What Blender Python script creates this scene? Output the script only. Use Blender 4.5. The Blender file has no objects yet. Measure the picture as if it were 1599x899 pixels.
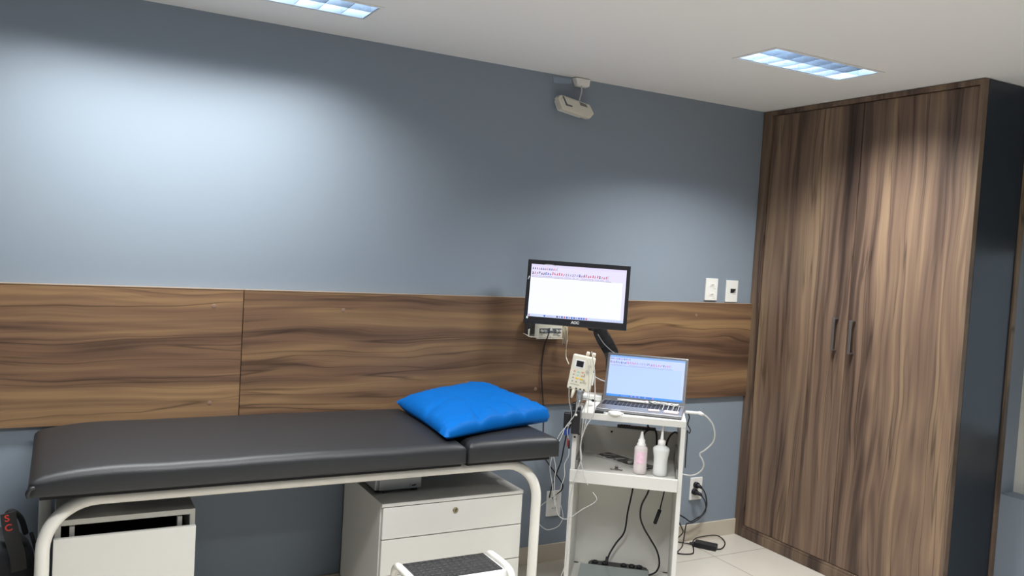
import bpy, bmesh, math, random
from mathutils import Vector, Matrix
R = math.radians
sc = bpy.context.scene
col = sc.collection
random.seed(4)

# ------------------------------------------------------------------ materials
MATS = {}
def lin(c):
    return tuple(((x/255)/12.92 if x/255 <= .04045 else ((x/255+.055)/1.055)**2.4) for x in c) + (1,)

def mat(name, color, rough=.5, metal=0, spec=.5, bump=0, bscale=200, vary=0, vscale=4, emit=None, estr=0,
        trans=0, ior=1.45, sheen=0, coat=0, detail=3):
    """Principled material; colour gently varied and surface bumped by object-space noise."""
    if name in MATS: return MATS[name]
    m = bpy.data.materials.new(name); m.use_nodes = True
    nt = m.node_tree; N = nt.nodes; L = nt.links
    b = N['Principled BSDF']
    c = color if len(color) == 4 else color + (1,)
    b.inputs['Base Color'].default_value = c
    b.inputs['Roughness'].default_value = rough
    b.inputs['Metallic'].default_value = metal
    b.inputs['Specular IOR Level'].default_value = spec
    b.inputs['IOR'].default_value = ior
    b.inputs['Transmission Weight'].default_value = trans
    b.inputs['Sheen Weight'].default_value = sheen
    b.inputs['Coat Weight'].default_value = coat
    tc = N.new('ShaderNodeTexCoord')
    if vary:
        n = N.new('ShaderNodeTexNoise'); n.inputs['Scale'].default_value = vscale; n.inputs['Detail'].default_value = detail
        L.new(tc.outputs['Object'], n.inputs['Vector'])
        r = N.new('ShaderNodeValToRGB')
        r.color_ramp.elements[0].position = .3; r.color_ramp.elements[1].position = .7
        r.color_ramp.elements[0].color = tuple(x*(1-vary) for x in c[:3]) + (1,)
        r.color_ramp.elements[1].color = tuple(min(1, x*(1+vary)) for x in c[:3]) + (1,)
        L.new(n.outputs['Fac'], r.inputs['Fac']); L.new(r.outputs['Color'], b.inputs['Base Color'])
    if bump:
        n2 = N.new('ShaderNodeTexNoise'); n2.inputs['Scale'].default_value = bscale; n2.inputs['Detail'].default_value = 4
        L.new(tc.outputs['Object'], n2.inputs['Vector'])
        bp = N.new('ShaderNodeBump'); bp.inputs['Strength'].default_value = bump; bp.inputs['Distance'].default_value = .002
        L.new(n2.outputs['Fac'], bp.inputs['Height']); L.new(bp.outputs['Normal'], b.inputs['Normal'])
    if emit:
        b.inputs['Emission Color'].default_value = emit if len(emit) == 4 else emit + (1,)
        b.inputs['Emission Strength'].default_value = estr
    MATS[name] = m
    return m

def wood(name, axis, off=(0, 0, 0), gain=1.0, amp=1.0, sat=1.0):
    """Printed walnut laminate: wavy dark streaks, tan heart lines and fine pores along `axis`."""
    m = bpy.data.materials.new(name); m.use_nodes = True
    nt = m.node_tree; N = nt.nodes; L = nt.links; b = N['Principled BSDF']
    tc = N.new('ShaderNodeTexCoord'); mp = N.new('ShaderNodeMapping')
    L.new(tc.outputs['Object'], mp.inputs['Vector'])
    mp.inputs['Location'].default_value = off
    sep = N.new('ShaderNodeSeparateXYZ'); L.new(mp.outputs['Vector'], sep.inputs[0])
    # along = grain direction, across = the other in-plane direction
    along = sep.outputs['X'] if axis == 'x' else sep.outputs['Z']
    across = sep.outputs['Z'] if axis == 'x' else sep.outputs['Y']
    def math_(op, a, bb=None):
        n = N.new('ShaderNodeMath'); n.operation = op
        for i, q in enumerate((a, bb)):
            if q is None: continue
            if isinstance(q, (int, float)): n.inputs[i].default_value = q
            else: L.new(q, n.inputs[i])
        return n.outputs[0]
    def comb(x, y, z=0):
        n = N.new('ShaderNodeCombineXYZ')
        for i, q in enumerate((x, y, z)):
            if isinstance(q, (int, float)): n.inputs[i].default_value = q
            else: L.new(q, n.inputs[i])
        return n.outputs[0]
    def noise(vec, scale, detail=2, rough=.5, dist=0):
        n = N.new('ShaderNodeTexNoise'); n.inputs['Scale'].default_value = scale
        n.inputs['Detail'].default_value = detail; n.inputs['Roughness'].default_value = rough
        n.inputs['Distortion'].default_value = dist
        L.new(vec, n.inputs['Vector']); return n.outputs['Fac']
    # warp of the across coordinate: slow waves and sharper knots
    w1 = noise(comb(math_('MULTIPLY', along, .62), math_('MULTIPLY', across, 2.4), 3.1), 1.6, 1)
    w2 = noise(comb(math_('MULTIPLY', along, 2.2), math_('MULTIPLY', across, 7.5), 7.7), 1.5, 1)
    warp = math_('ADD', math_('MULTIPLY', math_('SUBTRACT', w1, .5), .15*amp), math_('MULTIPLY', math_('SUBTRACT', w2, .5), .035*amp))
    ac = math_('ADD', across, warp)
    big = noise(comb(math_('MULTIPLY', along, .035), ac, 1.3), 10.5, 2, .5)
    mid = noise(comb(math_('MULTIPLY', along, .022), ac, 5.3), 38.0, 3, .6)
    fine = noise(comb(math_('MULTIPLY', along, .35), math_('MULTIPLY', ac, 55), 2.2), 6.0, 3, .6)
    streak = noise(comb(math_('MULTIPLY', along, .03), ac, 9.4), 26.0, 1, .4)
    # cathedral figure: contour lines of a long, low noise hill
    hill = noise(comb(math_('MULTIPLY', along, .24), math_('MULTIPLY', across, 3.6), 6.1), 1.9, 1.2, .45)
    ring = math_('ADD', .5, math_('MULTIPLY', math_('SINE', math_('MULTIPLY', hill, 62)), .5))
    ringm = math_('MULTIPLY', math_('SUBTRACT', ring, .5), .045)
    v = math_('ADD', ringm, math_('ADD', math_('MULTIPLY', big, .64), math_('MULTIPLY', mid, .24)))
    v = math_('ADD', v, math_('MULTIPLY', fine, .12))
    rp = N.new('ShaderNodeValToRGB'); L.new(v, rp.inputs['Fac'])
    els = rp.color_ramp.elements
    els[0].position = .30; els[1].position = .72
    stops = [(.30, (58, 44, 38)), (.41, (88, 68, 56)), (.47, (116, 91, 74)), (.53, (128, 102, 81)), (.60, (148, 120, 92)), (.72, (164, 137, 104))]
    els[0].color = lin(stops[0][1]); els[1].color = lin(stops[-1][1])
    for p, c in stops[1:-1]:
        e = els.new(p); e.color = lin(c)
    # narrow, nearly black vein where the streak noise crosses its middle
    d = math_('ABSOLUTE', math_('SUBTRACT', streak, .5))
    vein = N.new('ShaderNodeMapRange'); L.new(d, vein.inputs['Value'])
    vein.inputs['From Min'].default_value = 0; vein.inputs['From Max'].default_value = .035
    vein.inputs['To Min'].default_value = .45; vein.inputs['To Max'].default_value = 1
    gate = noise(comb(math_('MULTIPLY', along, .22), math_('MULTIPLY', ac, 6), 4.4), 2.0, 1)
    gr = N.new('ShaderNodeMapRange'); L.new(gate, gr.inputs['Value'])
    gr.inputs['From Min'].default_value = .40; gr.inputs['From Max'].default_value = .56
    vm = math_('SUBTRACT', 1, math_('MULTIPLY', math_('SUBTRACT', 1, vein.outputs[0]), gr.outputs[0]))
    vm = math_('MULTIPLY', vm, gain)
    mx = N.new('ShaderNodeVectorMath'); mx.operation = 'SCALE'
    L.new(rp.outputs['Color'], mx.inputs[0]); L.new(vm, mx.inputs['Scale'])
    hs = N.new('ShaderNodeHueSaturation'); hs.inputs['Saturation'].default_value = sat
    L.new(mx.outputs[0], hs.inputs['Color']); L.new(hs.outputs['Color'], b.inputs['Base Color'])
    b.inputs['Roughness'].default_value = .48
    b.inputs['Specular IOR Level'].default_value = .35
    bp = N.new('ShaderNodeBump'); bp.inputs['Strength'].default_value = .08; bp.inputs['Distance'].default_value = .001
    L.new(fine, bp.inputs['Height']); L.new(bp.outputs['Normal'], b.inputs['Normal'])
    return m

# ------------------------------------------------------------------ mesh helpers
def bm_(): return bmesh.new()

def box(bm, x0, x1, y0, y1, z0, z1, bev=0, seg=2, M=None, mi=0):
    t = bmesh.new()
    vs = [t.verts.new((x, y, z)) for x in (x0, x1) for y in (y0, y1) for z in (z0, z1)]
    for f in ((0, 1, 3, 2), (4, 6, 7, 5), (0, 4, 5, 1), (2, 3, 7, 6), (0, 2, 6, 4), (1, 5, 7, 3)):
        t.faces.new([vs[i] for i in f])
    bmesh.ops.recalc_face_normals(t, faces=t.faces)
    if bev:
        bmesh.ops.bevel(t, geom=list(t.edges), offset=bev, segments=seg, affect='EDGES', profile=.5)
    for f in t.faces: f.material_index = mi
    if M: bmesh.ops.transform(t, matrix=M, verts=t.verts)
    merge(bm, t)

def merge(bm, t):
    me = bpy.data.meshes.new('tmp'); t.to_mesh(me); t.free()
    bm.from_mesh(me); bpy.data.meshes.remove(me)

def smooth_path(pts, n=6):
    P = [Vector(p) for p in pts]
    if len(P) < 3: return P
    out = []
    for i in range(len(P)-1):
        p0 = P[max(i-1, 0)]; p1 = P[i]; p2 = P[i+1]; p3 = P[min(i+2, len(P)-1)]
        for k in range(n):
            t = k/n
            out.append(.5*((2*p1)+(-p0+p2)*t+(2*p0-5*p1+4*p2-p3)*t*t+(-p0+3*p1-3*p2+p3)*t**3))
    out.append(P[-1])
    return out

def tube(bm, pts, r, n=8, smooth=True, cap=True, k=6, mi=0, r2=None):
    P = smooth_path(pts, k) if smooth else [Vector(p) for p in pts]
    P = [p for i, p in enumerate(P) if i == 0 or (p-P[i-1]).length > 1e-6]
    T = []
    for i in range(len(P)):
        a = P[max(i-1, 0)]; b = P[min(i+1, len(P)-1)]
        T.append((b-a).normalized())
    up = Vector((0, 0, 1)) if abs(T[0].z) < .9 else Vector((1, 0, 0))
    nrm = (up-T[0]*up.dot(T[0])).normalized()
    rings = []
    for i, p in enumerate(P):
        nrm = (nrm-T[i]*nrm.dot(T[i])).normalized()
        bn = T[i].cross(nrm)
        rr = r if r2 is None else r+(r2-r)*i/(len(P)-1)
        rings.append([bm.verts.new(p+(nrm*math.cos(a)+bn*math.sin(a))*rr) for a in [2*math.pi*j/n for j in range(n)]])
    for i in range(len(rings)-1):
        for j in range(n):
            f = bm.faces.new((rings[i][j], rings[i][(j+1) % n], rings[i+1][(j+1) % n], rings[i+1][j]))
            f.smooth = True; f.material_index = mi
    if cap:
        f = bm.faces.new(rings[0][::-1]); f.material_index = mi
        f = bm.faces.new(rings[-1]); f.material_index = mi

def lathe(bm, prof, c=(0, 0, 0), n=24, axis='z', mi=0, sx=1, sy=1):
    """prof: list of (radius, height)."""
    rings = []
    for r, h in prof:
        ring = []
        for j in range(n):
            a = 2*math.pi*j/n
            x, y, z = r*math.cos(a)*sx, r*math.sin(a)*sy, h
            if axis == 'y': x, y, z = r*math.cos(a), h, r*math.sin(a)
            if axis == 'x': x, y, z = h, r*math.cos(a), r*math.sin(a)
            ring.append(bm.verts.new((c[0]+x, c[1]+y, c[2]+z)))
        rings.append(ring)
    for i in range(len(rings)-1):
        for j in range(n):
            f = bm.faces.new((rings[i][j], rings[i][(j+1) % n], rings[i+1][(j+1) % n], rings[i+1][j]))
            f.smooth = True; f.material_index = mi
    for ring in (rings[0], rings[-1]):
        f = bm.faces.new(ring); f.material_index = mi

def prism(bm, outline, y0, y1, bev=0, mi=0):
    """outline of (x, z) extruded in y."""
    t = bmesh.new()
    a = [t.verts.new((x, y0, z)) for x, z in outline]; b = [t.verts.new((x, y1, z)) for x, z in outline]
    n = len(a)
    t.faces.new(a); t.faces.new(b[::-1])
    for i in range(n): t.faces.new((a[i], b[i], b[(i+1) % n], a[(i+1) % n]))
    bmesh.ops.recalc_face_normals(t, faces=t.faces)
    if bev: bmesh.ops.bevel(t, geom=list(t.edges), offset=bev, segments=2, affect='EDGES', profile=.5)
    for f in t.faces: f.material_index = mi
    merge(bm, t)

# ------------------------------------------------------------------ object helpers
WORLD = {}
def thing(name, label, cat, loc=(0, 0, 0), rz=0, group=None):
    o = bpy.data.objects.new(name, None); col.objects.link(o)
    o.empty_display_size = .05
    o.location = loc; o.rotation_euler = (0, 0, rz)
    WORLD[o] = Matrix.Translation(loc) @ Matrix.Rotation(rz, 4, 'Z')
    o['label'] = label; o['category'] = cat
    if group: o['group'] = group
    return o

def obj(name, bm, m, parent=None, world=False, smooth=None, origin=None, label=None, recalc=True):
    """link bm as ONE mesh object. world=True: bm is in world space."""
    if recalc: bmesh.ops.recalc_face_normals(bm, faces=bm.faces)
    if world:
        W = WORLD[parent].inverted() if parent is not None else Matrix.Translation(-Vector(origin or (0, 0, 0)))
        bmesh.ops.transform(bm, matrix=W, verts=bm.verts)
    me = bpy.data.meshes.new(name)
    bm.to_mesh(me); bm.free()
    for q in (m if isinstance(m, (list, tuple)) else [m]): me.materials.append(q)
    if smooth is not None:
        for p in me.polygons: p.use_smooth = True
        me.set_sharp_from_angle(angle=R(smooth))
    o = bpy.data.objects.new(name, me); col.objects.link(o)
    if parent is not None:
        o.parent = parent
        WORLD[o] = WORLD[parent]
    elif origin is not None:
        o.location = origin
        WORLD[o] = Matrix.Translation(origin)
    else: WORLD[o] = Matrix.Identity(4)
    if label: o['label'] = label
    return o

def tag(o, label, cat, group=None):
    o['label'] = label; o['category'] = cat
    if group: o['group'] = group
    return o

def struct(name, bm, m, label, cat, **k):
    o = obj(name, bm, m, **k); o['kind'] = 'structure'; o['label'] = label; o['category'] = cat
    return o

def text(name, s, size, m, parent, M, depth=.0004, label=None, bold=0):
    """lettering as a thin mesh; M places its local xy plane in the parent's space."""
    cu = bpy.data.curves.new('txt', 'FONT'); cu.body = s; cu.size = size; cu.extrude = depth; cu.offset = bold
    cu.align_x = 'CENTER'; cu.align_y = 'CENTER'
    t = bpy.data.objects.new('txt', cu); col.objects.link(t)
    dg = bpy.context.evaluated_depsgraph_get()
    me = bpy.data.meshes.new_from_object(t.evaluated_get(dg))
    bpy.data.objects.remove(t); bpy.data.curves.remove(cu)
    me.transform(M); me.name = name
    me.materials.clear(); me.materials.append(m)
    o = bpy.data.objects.new(name, me); col.objects.link(o); o.parent = parent
    if label: o['label'] = label
    return o

# plane facing -y (text reads from the front): local x->x, y->z
FRONT = Matrix.Rotation(R(90), 4, 'X')

TUBE, LOUV, WORLD_STR, EXPO = (5.0, 18.0, 12.0, 12.0), .052, 1.2, 0.14
BEAM, SPREAD = (25, 26, 46, 44), 129
# ------------------------------------------------------------------ palette
wall_paint = mat('wall_paint', (.234, .278, .332), .55, bump=.05, bscale=300, vary=.02, vscale=1.2)
ceil_paint = mat('ceiling_paint', (.80, .80, .80), .8, bump=.04, bscale=250)
tile_edge = mat('baseboard_tile', lin((196, 186, 170)), .35, vary=.03, vscale=3)
white_mel = mat('white_melamine', (.66, .65, .62), .38, bump=.02, bscale=400)
white_mel_in = mat('white_melamine_inside', (.66,.645,.60), .5)
white_paint = mat('white_enamel', (.70, .68, .63), .28, vary=.02, vscale=10)
black_plastic = mat('black_plastic', (.012, .012, .015), .38, bump=.05, bscale=500)
black_rubber = mat('black_rubber', (.012, .012, .016), .5)
black_hole = mat('dark_recess', (.01, .01, .012), .8)
ivory = mat('ivory_plastic', (.74, .70, .58), .4, vary=.03, vscale=20)
white_plastic = mat('white_plastic', (.80, .79, .76), .35)
white_lead = mat('white_lead_insulation', (.52, .52, .51), .45)
steel = mat('brushed_steel', (.55, .55, .56), .3, metal=1)
alu = mat('anodised_aluminium', (.42, .43, .45), .35, metal=1, bump=.03, bscale=600)
rail_grey = mat('slide_rail_grey', (.28, .28, .27), .45, metal=.6)
dark_metal = mat('dark_gunmetal', (.10, .10, .11), .35, metal=.9)

C = {
 'lead_a': [(-1.482,-0.454,0.972),(-1.478,-0.455,0.910),(-1.465,-0.464,0.843),(-1.469,-0.458,0.808),(-1.475,-0.451,0.773),(-1.470,-0.453,0.742),(-1.463,-0.456,0.669),(-1.475,-0.445,0.623),(-1.471,-0.446,0.573),(-1.479,-0.438,0.529),(-1.473,-0.417,0.499),(-1.501,-0.386,0.455),(-1.525,-0.358,0.420),(-1.542,-0.335,0.389),(-1.539,-0.328,0.349),(-1.518,-0.336,0.325),(-1.493,-0.346,0.304),(-1.470,-0.354,0.301),(-1.438,-0.371,0.319),(-1.421,-0.374,0.348),(-1.417,-0.369,0.372),(-1.422,-0.355,0.409)],
 'lead_b': [(-1.457,-0.486,0.906),(-1.463,-0.481,0.830),(-1.492,-0.457,0.787),(-1.511,-0.441,0.750),(-1.523,-0.431,0.706),(-1.525,-0.428,0.669),(-1.513,-0.437,0.605),(-1.515,-0.434,0.551),(-1.511,-0.436,0.500),(-1.506,-0.439,0.454),(-1.499,-0.444,0.421),(-1.489,-0.450,0.395),(-1.470,-0.464,0.384),(-1.450,-0.479,0.393),(-1.425,-0.498,0.419),(-1.403,-0.513,0.440),(-1.382,-0.529,0.457),(-1.363,-0.543,0.478),(-1.363,-0.542,0.494),(-1.375,-0.531,0.513)],
 'lead_c': [(-1.454,-0.501,0.915),(-1.468,-0.489,0.849),(-1.495,-0.465,0.792),(-1.506,-0.455,0.748),(-1.524,-0.438,0.688),(-1.536,-0.427,0.630),(-1.534,-0.426,0.590),(-1.525,-0.431,0.545),(-1.517,-0.436,0.489),(-1.509,-0.440,0.438)],
 'lead_d': [(-1.424,-0.525,1.130),(-1.411,-0.534,1.059),(-1.406,-0.539,0.990),(-1.403,-0.541,0.932),(-1.403,-0.540,0.862),(-1.424,-0.523,0.809),(-1.437,-0.513,0.757),(-1.440,-0.510,0.714),(-1.434,-0.514,0.662),(-1.445,-0.506,0.612),(-1.457,-0.495,0.543),(-1.464,-0.490,0.474),(-1.466,-0.488,0.431),(-1.462,-0.491,0.395),(-1.464,-0.489,0.358),(-1.467,-0.486,0.306),(-1.461,-0.490,0.261),(-1.464,-0.487,0.192),(-1.477,-0.477,0.136)],
 'lead_e': [(-1.447,-0.529,1.100),(-1.436,-0.533,1.048),(-1.434,-0.531,0.942),(-1.441,-0.522,0.879),(-1.442,-0.517,0.764),(-1.442,-0.513,0.707),(-1.437,-0.514,0.656),(-1.423,-0.520,0.601),(-1.411,-0.526,0.565),(-1.402,-0.529,0.548)],
 'lead_f': [(-1.440,-0.538,1.101),(-1.427,-0.545,1.036),(-1.431,-0.538,0.932),(-1.433,-0.534,0.862),(-1.440,-0.525,0.779),(-1.446,-0.517,0.730),(-1.444,-0.516,0.691)],
 'amp_cord': [(-1.259,-0.070,1.123),(-1.264,-0.070,1.094),(-1.263,-0.070,1.066),(-1.398,-0.285,1.070),(-1.458,-0.403,1.059)],
 'amp_cord2': [(-1.376,-0.493,1.015),(-1.297,-0.415,0.989),(-1.214,-0.340,0.965)],
 'wall_black': [(-1.399,-0.125,1.187),(-1.401,-0.125,1.163),(-1.409,-0.125,1.136),(-1.366,-0.030,1.074),(-1.371,-0.030,0.964),(-1.358,-0.030,0.863),(-1.344,-0.030,0.758),(-1.339,-0.030,0.647),(-1.333,-0.030,0.558),(-1.296,-0.030,0.502),(-1.247,-0.030,0.446),(-1.214,-0.030,0.404),(-1.205,-0.030,0.384),(-1.215,-0.030,0.362),(-1.251,-0.030,0.343),(-1.265,-0.030,0.328)],
 'holder_black': [(-1.457,-0.417,0.742),(-1.443,-0.381,0.675),(-1.429,-0.345,0.607),(-1.421,-0.305,0.546),(-1.270,-0.050,0.431),(-1.282,-0.050,0.400),(-1.293,-0.050,0.340)],
 'usb_white': [(-0.935,-0.685,0.874),(-0.911,-0.688,0.865),(-0.887,-0.692,0.847),(-0.864,-0.695,0.821),(-0.848,-0.692,0.788),(-0.839,-0.684,0.756),(-0.838,-0.669,0.727),(-0.852,-0.643,0.693),(-0.858,-0.623,0.677),(-0.853,-0.612,0.663),(-0.834,-0.612,0.638),(-0.820,-0.607,0.612),(-0.820,-0.592,0.582),(-0.833,-0.567,0.558),(-0.848,-0.540,0.549),(-0.861,-0.515,0.549)],
 'black_side': [(-0.926,-0.590,0.863),(-0.907,-0.586,0.835),(-0.901,-0.572,0.799),(-0.881,-0.569,0.771),(-0.874,-0.555,0.752),(-0.871,-0.538,0.760),(-0.860,-0.528,0.718),(-0.851,-0.516,0.643),(-0.840,-0.505,0.575)],
 'plug_cord_a': [(-0.311,-0.040,0.306),(-0.286,-0.040,0.283),(-0.266,-0.040,0.245),(-0.259,-0.040,0.190),(-0.287,-0.040,0.148),(-0.332,-0.040,0.129),(-0.367,-0.040,0.119),(-0.405,-0.040,0.141),(-0.452,-0.040,0.167)],
 'plug_cord_b': [(-0.321,-0.055,0.269),(-0.295,-0.055,0.241),(-0.278,-0.055,0.207),(-0.279,-0.055,0.168),(-0.318,-0.055,0.136),(-0.362,-0.055,0.118),(-0.389,-0.055,0.117),(-0.407,-0.055,0.114),(-0.413,-0.055,0.086),(-0.444,-0.076,0.005),(-0.535,-0.144,0.005),(-0.524,-0.172,0.005),(-0.470,-0.186,0.005),(-0.424,-0.144,0.005),(-0.355,-0.056,0.005),(-0.317,-0.040,0.020),(-0.257,-0.040,0.024),(-0.201,-0.040,0.023),(-0.151,-0.040,0.012),(-0.159,-0.093,0.005),(-0.208,-0.148,0.005),(-0.266,-0.184,0.005),(-0.297,-0.178,0.005)],
 'brick_cord': [(-0.434,-0.027,0.008),(-0.401,-0.059,0.008),(-0.369,-0.091,0.008)],
 'stray_cord': [(-0.863,-0.513,0.324),(-0.847,-0.526,0.286),(-0.846,-0.526,0.271),(-0.863,-0.513,0.244)],
 'strip_cord': [(-1.017,-0.354,0.560),(-1.038,-0.376,0.458),(-1.051,-0.366,0.340),(-1.058,-0.360,0.246),(-1.086,-0.338,0.187),(-1.109,-0.320,0.127),(-1.118,-0.314,0.076)],
 'loop_cord': [(-0.954,-0.404,0.560),(-0.992,-0.437,0.463),(-1.014,-0.420,0.389),(-1.015,-0.419,0.328),(-0.999,-0.432,0.279),(-0.973,-0.452,0.231),(-0.947,-0.473,0.179),(-0.935,-0.481,0.120),(-0.946,-0.473,0.079),(-0.973,-0.452,0.059)],
 'jack_cord': [(-0.948,-0.510,0.560),(-0.987,-0.542,0.483),(-0.994,-0.537,0.432),(-0.998,-0.534,0.399)],
 'jack_body': [(-0.998,-0.534,0.399),(-1.013,-0.523,0.334)],
 'jack_tip': [(-1.013,-0.523,0.334),(-1.016,-0.520,0.315)],
 'tray_a': [(-0.981,-0.382,0.758),(-0.971,-0.390,0.740),(-0.955,-0.403,0.741),(-0.946,-0.410,0.718),(-0.943,-0.413,0.669),(-0.941,-0.413,0.626)],
 'tray_b': [(-0.981,-0.408,0.743),(-0.997,-0.395,0.732),(-1.005,-0.389,0.710),(-1.008,-0.387,0.664),(-1.008,-0.387,0.624)],
 'tray_c': [(-0.883,-0.485,0.737),(-0.894,-0.475,0.739),(-0.910,-0.464,0.719),(-0.919,-0.456,0.684),(-0.922,-0.454,0.641)],
 'plug_usb': [(-1.422,-0.457,0.914),(-1.360,-0.410,0.903),(-1.294,-0.366,0.884)],
 'router_cord': [(-1.263,-0.060,2.354),(-1.259,-0.060,2.330),(-1.265,-0.060,2.304),(-1.270,-0.060,2.282)],
}


# ------------------------------------------------------------------ room shell
H = 2.4; XR = .356; XL = -5.2; YF = -5.2; T = .15
# floor: large rectified tiles with thin grout
fm = bpy.data.materials.new('porcelain_floor_tiles'); fm.use_nodes = True
N = fm.node_tree.nodes; L = fm.node_tree.links; b = N['Principled BSDF']
tc = N.new('ShaderNodeTexCoord'); mp = N.new('ShaderNodeMapping'); mp.inputs['Location'].default_value = (.372, .25, 0)
br = N.new('ShaderNodeTexBrick'); br.offset = 0; br.squash = 1
br.inputs['Color1'].default_value = lin((202, 195, 184)); br.inputs['Color2'].default_value = lin((198, 191, 181))
br.inputs['Mortar'].default_value = lin((168, 158, 146)); br.inputs['Scale'].default_value = 1
br.inputs['Mortar Size'].default_value = .0035; br.inputs['Brick Width'].default_value = .6; br.inputs['Row Height'].default_value = .6
nz = N.new('ShaderNodeTexNoise'); nz.inputs['Scale'].default_value = 5; nz.inputs['Detail'].default_value = 5
mxr = N.new('ShaderNodeMix'); mxr.data_type = 'RGBA'; mxr.blend_type = 'MULTIPLY'; mxr.inputs['Factor'].default_value = .12
L.new(tc.outputs['Object'], mp.inputs['Vector']); L.new(mp.outputs['Vector'], br.inputs['Vector'])
L.new(tc.outputs['Object'], nz.inputs['Vector'])
L.new(br.outputs['Color'], mxr.inputs[6]); L.new(nz.outputs['Fac'], mxr.inputs[7]); L.new(mxr.outputs[2], b.inputs['Base Color'])
b.inputs['Roughness'].default_value = .22
bm = bm_(); box(bm, XL-T, XR+T+.2, YF-T, T, -.12, 0)
struct('floor', bm, fm, 'pale beige large-tile porcelain floor', 'floor')

# ceiling with openings for the recessed lights
LIGHTS = [(-3.69, -2.445, -.517, -.322), (-.992, -.377, -1.04, -.82), (-3.3, -2.055, -2.15, -1.95), (-2.3, -1.055, -3.65, -3.45)]
xs = sorted({XL-T, XR+T+.2, *[q for l in LIGHTS for q in l[:2]]}); ys = sorted({YF-T, T, *[q for l in LIGHTS for q in l[2:]]})
bm = bm_()
cell = {}
for i in range(len(xs)-1):
    for j in range(len(ys)-1):
        cx, cy = (xs[i]+xs[i+1])/2, (ys[j]+ys[j+1])/2
        if any(l[0] < cx < l[1] and l[2] < cy < l[3] for l in LIGHTS): continue
        for z in (H, H+.12):
            bm.faces.new([bm.verts.new(p) for p in ((xs[i], ys[j], z), (xs[i+1], ys[j], z), (xs[i+1], ys[j+1], z), (xs[i], ys[j+1], z))])
for l in LIGHTS:
    a = [(l[0], l[2]), (l[1], l[2]), (l[1], l[3]), (l[0], l[3])]
    for i in range(4):
        p, q = a[i], a[(i+1) % 4]
        bm.faces.new([bm.verts.new(v) for v in ((*p, H), (*q, H), (*q, H+.12), (*p, H+.12))])
bmesh.ops.remove_doubles(bm, verts=bm.verts, dist=1e-5)
struct('ceiling', bm, ceil_paint, 'flat white plasterboard ceiling', 'ceiling')

bm = bm_(); box(bm, XL-T, XR+T+.2, 0, T, 0, H)
struct('wall_back', bm, wall_paint, 'blue-grey painted wall behind the examination couch', 'wall')
bm = bm_(); box(bm, XL-T, XL, YF, 0, 0, H)
struct('wall_left', bm, wall_paint, 'blue-grey painted side wall beyond the left edge of the view', 'wall')
bm = bm_(); box(bm, XL-T, XR+T+.2, YF-T, YF, 0, H)
struct('wall_front', bm, wall_paint, 'painted wall behind the viewpoint', 'wall')
# right wall with a window opening just past the wardrobe
WY0, WY1, WZ0, WZ1 = -2.5, -1.276, .568, 1.72
bm = bm_()
box(bm, XR, XR+T, WY1, 0, 0, H); box(bm, XR, XR+T, YF, WY0, 0, H)
box(bm, XR, XR+T, WY0, WY1, 0, WZ0); box(bm, XR, XR+T, WY0, WY1, WZ1, H)
struct('wall_right', bm, wall_paint, 'blue-grey painted wall with a recessed window beside the wardrobe', 'wall')
# window
win = thing('window_1', 'white framed window recessed in the right wall, cut off by the right edge', 'window', (XR+.11, (WY0+WY1)/2, WZ0))
win['kind'] = 'structure'
bm = bm_(); x0, x1 = XR+.105, XR+.145
for (ya, yb, za, zb) in ((WY0, WY0+.05, WZ0, WZ1), (WY1-.05, WY1, WZ0, WZ1), (WY0, WY1, WZ0+.001, WZ0+.0475), (WY0, WY1, WZ1-.05, WZ1-.001), ((WY0+WY1)/2-.03, (WY0+WY1)/2+.03, WZ0, WZ1), (WY0, WY1, WZ0+.048, WZ0+.165), (WY0, WY1, WZ0+.168, WZ0+.238)):
    k = 0 if yb-ya < .1 else .002
    box(bm, x0+k, x1-k, ya+k*20, yb-k*20, za, zb)
obj('window_frame', bm, white_paint, win, world=True)
bm = bm_(); box(bm, XR+.122, XR+.128, WY0+.045, WY1-.045, WZ0+.045, WZ1-.045)
obj('pane', bm, mat('frosted_glass', (.9, .93, .95), .55, trans=.9), win, world=True)
# baseboard
bm = bm_(); box(bm, XL, 0, -.011, 0, 0, .088, .0015)
struct('baseboard_back', bm, tile_edge, 'beige tile baseboard along the blue wall', 'baseboard')

# ------------------------------------------------------------------ wall panels
PT, PB = 1.32, .798
wp1 = wood('walnut_laminate_horizontal', 'x', (0, 0, 0), .90, 1, 1.10)
wp2 = wood('walnut_laminate_horizontal_second_sheet', 'x', (2.93, 0, .013), .84, 1, 1.10)
screw_m = mat('screw_cap', lin((132, 106, 90)), .4)
edge_m = mat('pale_board_edge', lin((160, 140, 122)), .6)
def panel(x0, x1, m, label, screws):
    t = thing('wood_wall_panel', label, 'wall panel', ((x0+x1)/2, -.018, PB))
    bm = bm_(); box(bm, x0, x1, -.02, -.0005, PB, PT, .0008, 1)
    obj('board', bm, m, t, world=True)
    bm = bm_(); box(bm, x0, x1, -.0212, -.0005, PT, PT+.003)
    obj('edge_banding', bm, edge_m, t, world=True)
    for x, z in screws:
        bm = bm_(); lathe(bm, [(.0001, -.0208), (.007, -.0208), (.0085, -.0204), (.0085, -.0195)], (x, 0, z), 16, 'y')
        obj('screw', bm, screw_m, t, world=True)
panel(XL+.3, -2.7875, wp1, 'horizontal walnut-grain wall board left of the vertical seam', [(-2.9, 1.253), (-2.901, .865)])
panel(-2.7845, -.0045, wp2, 'long horizontal walnut-grain wall board between the seam and the wardrobe', [(-2.372, 1.246), (-1.393, .878), (-.483, .858), (-.411, 1.252), (-1.762, .916)])

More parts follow.
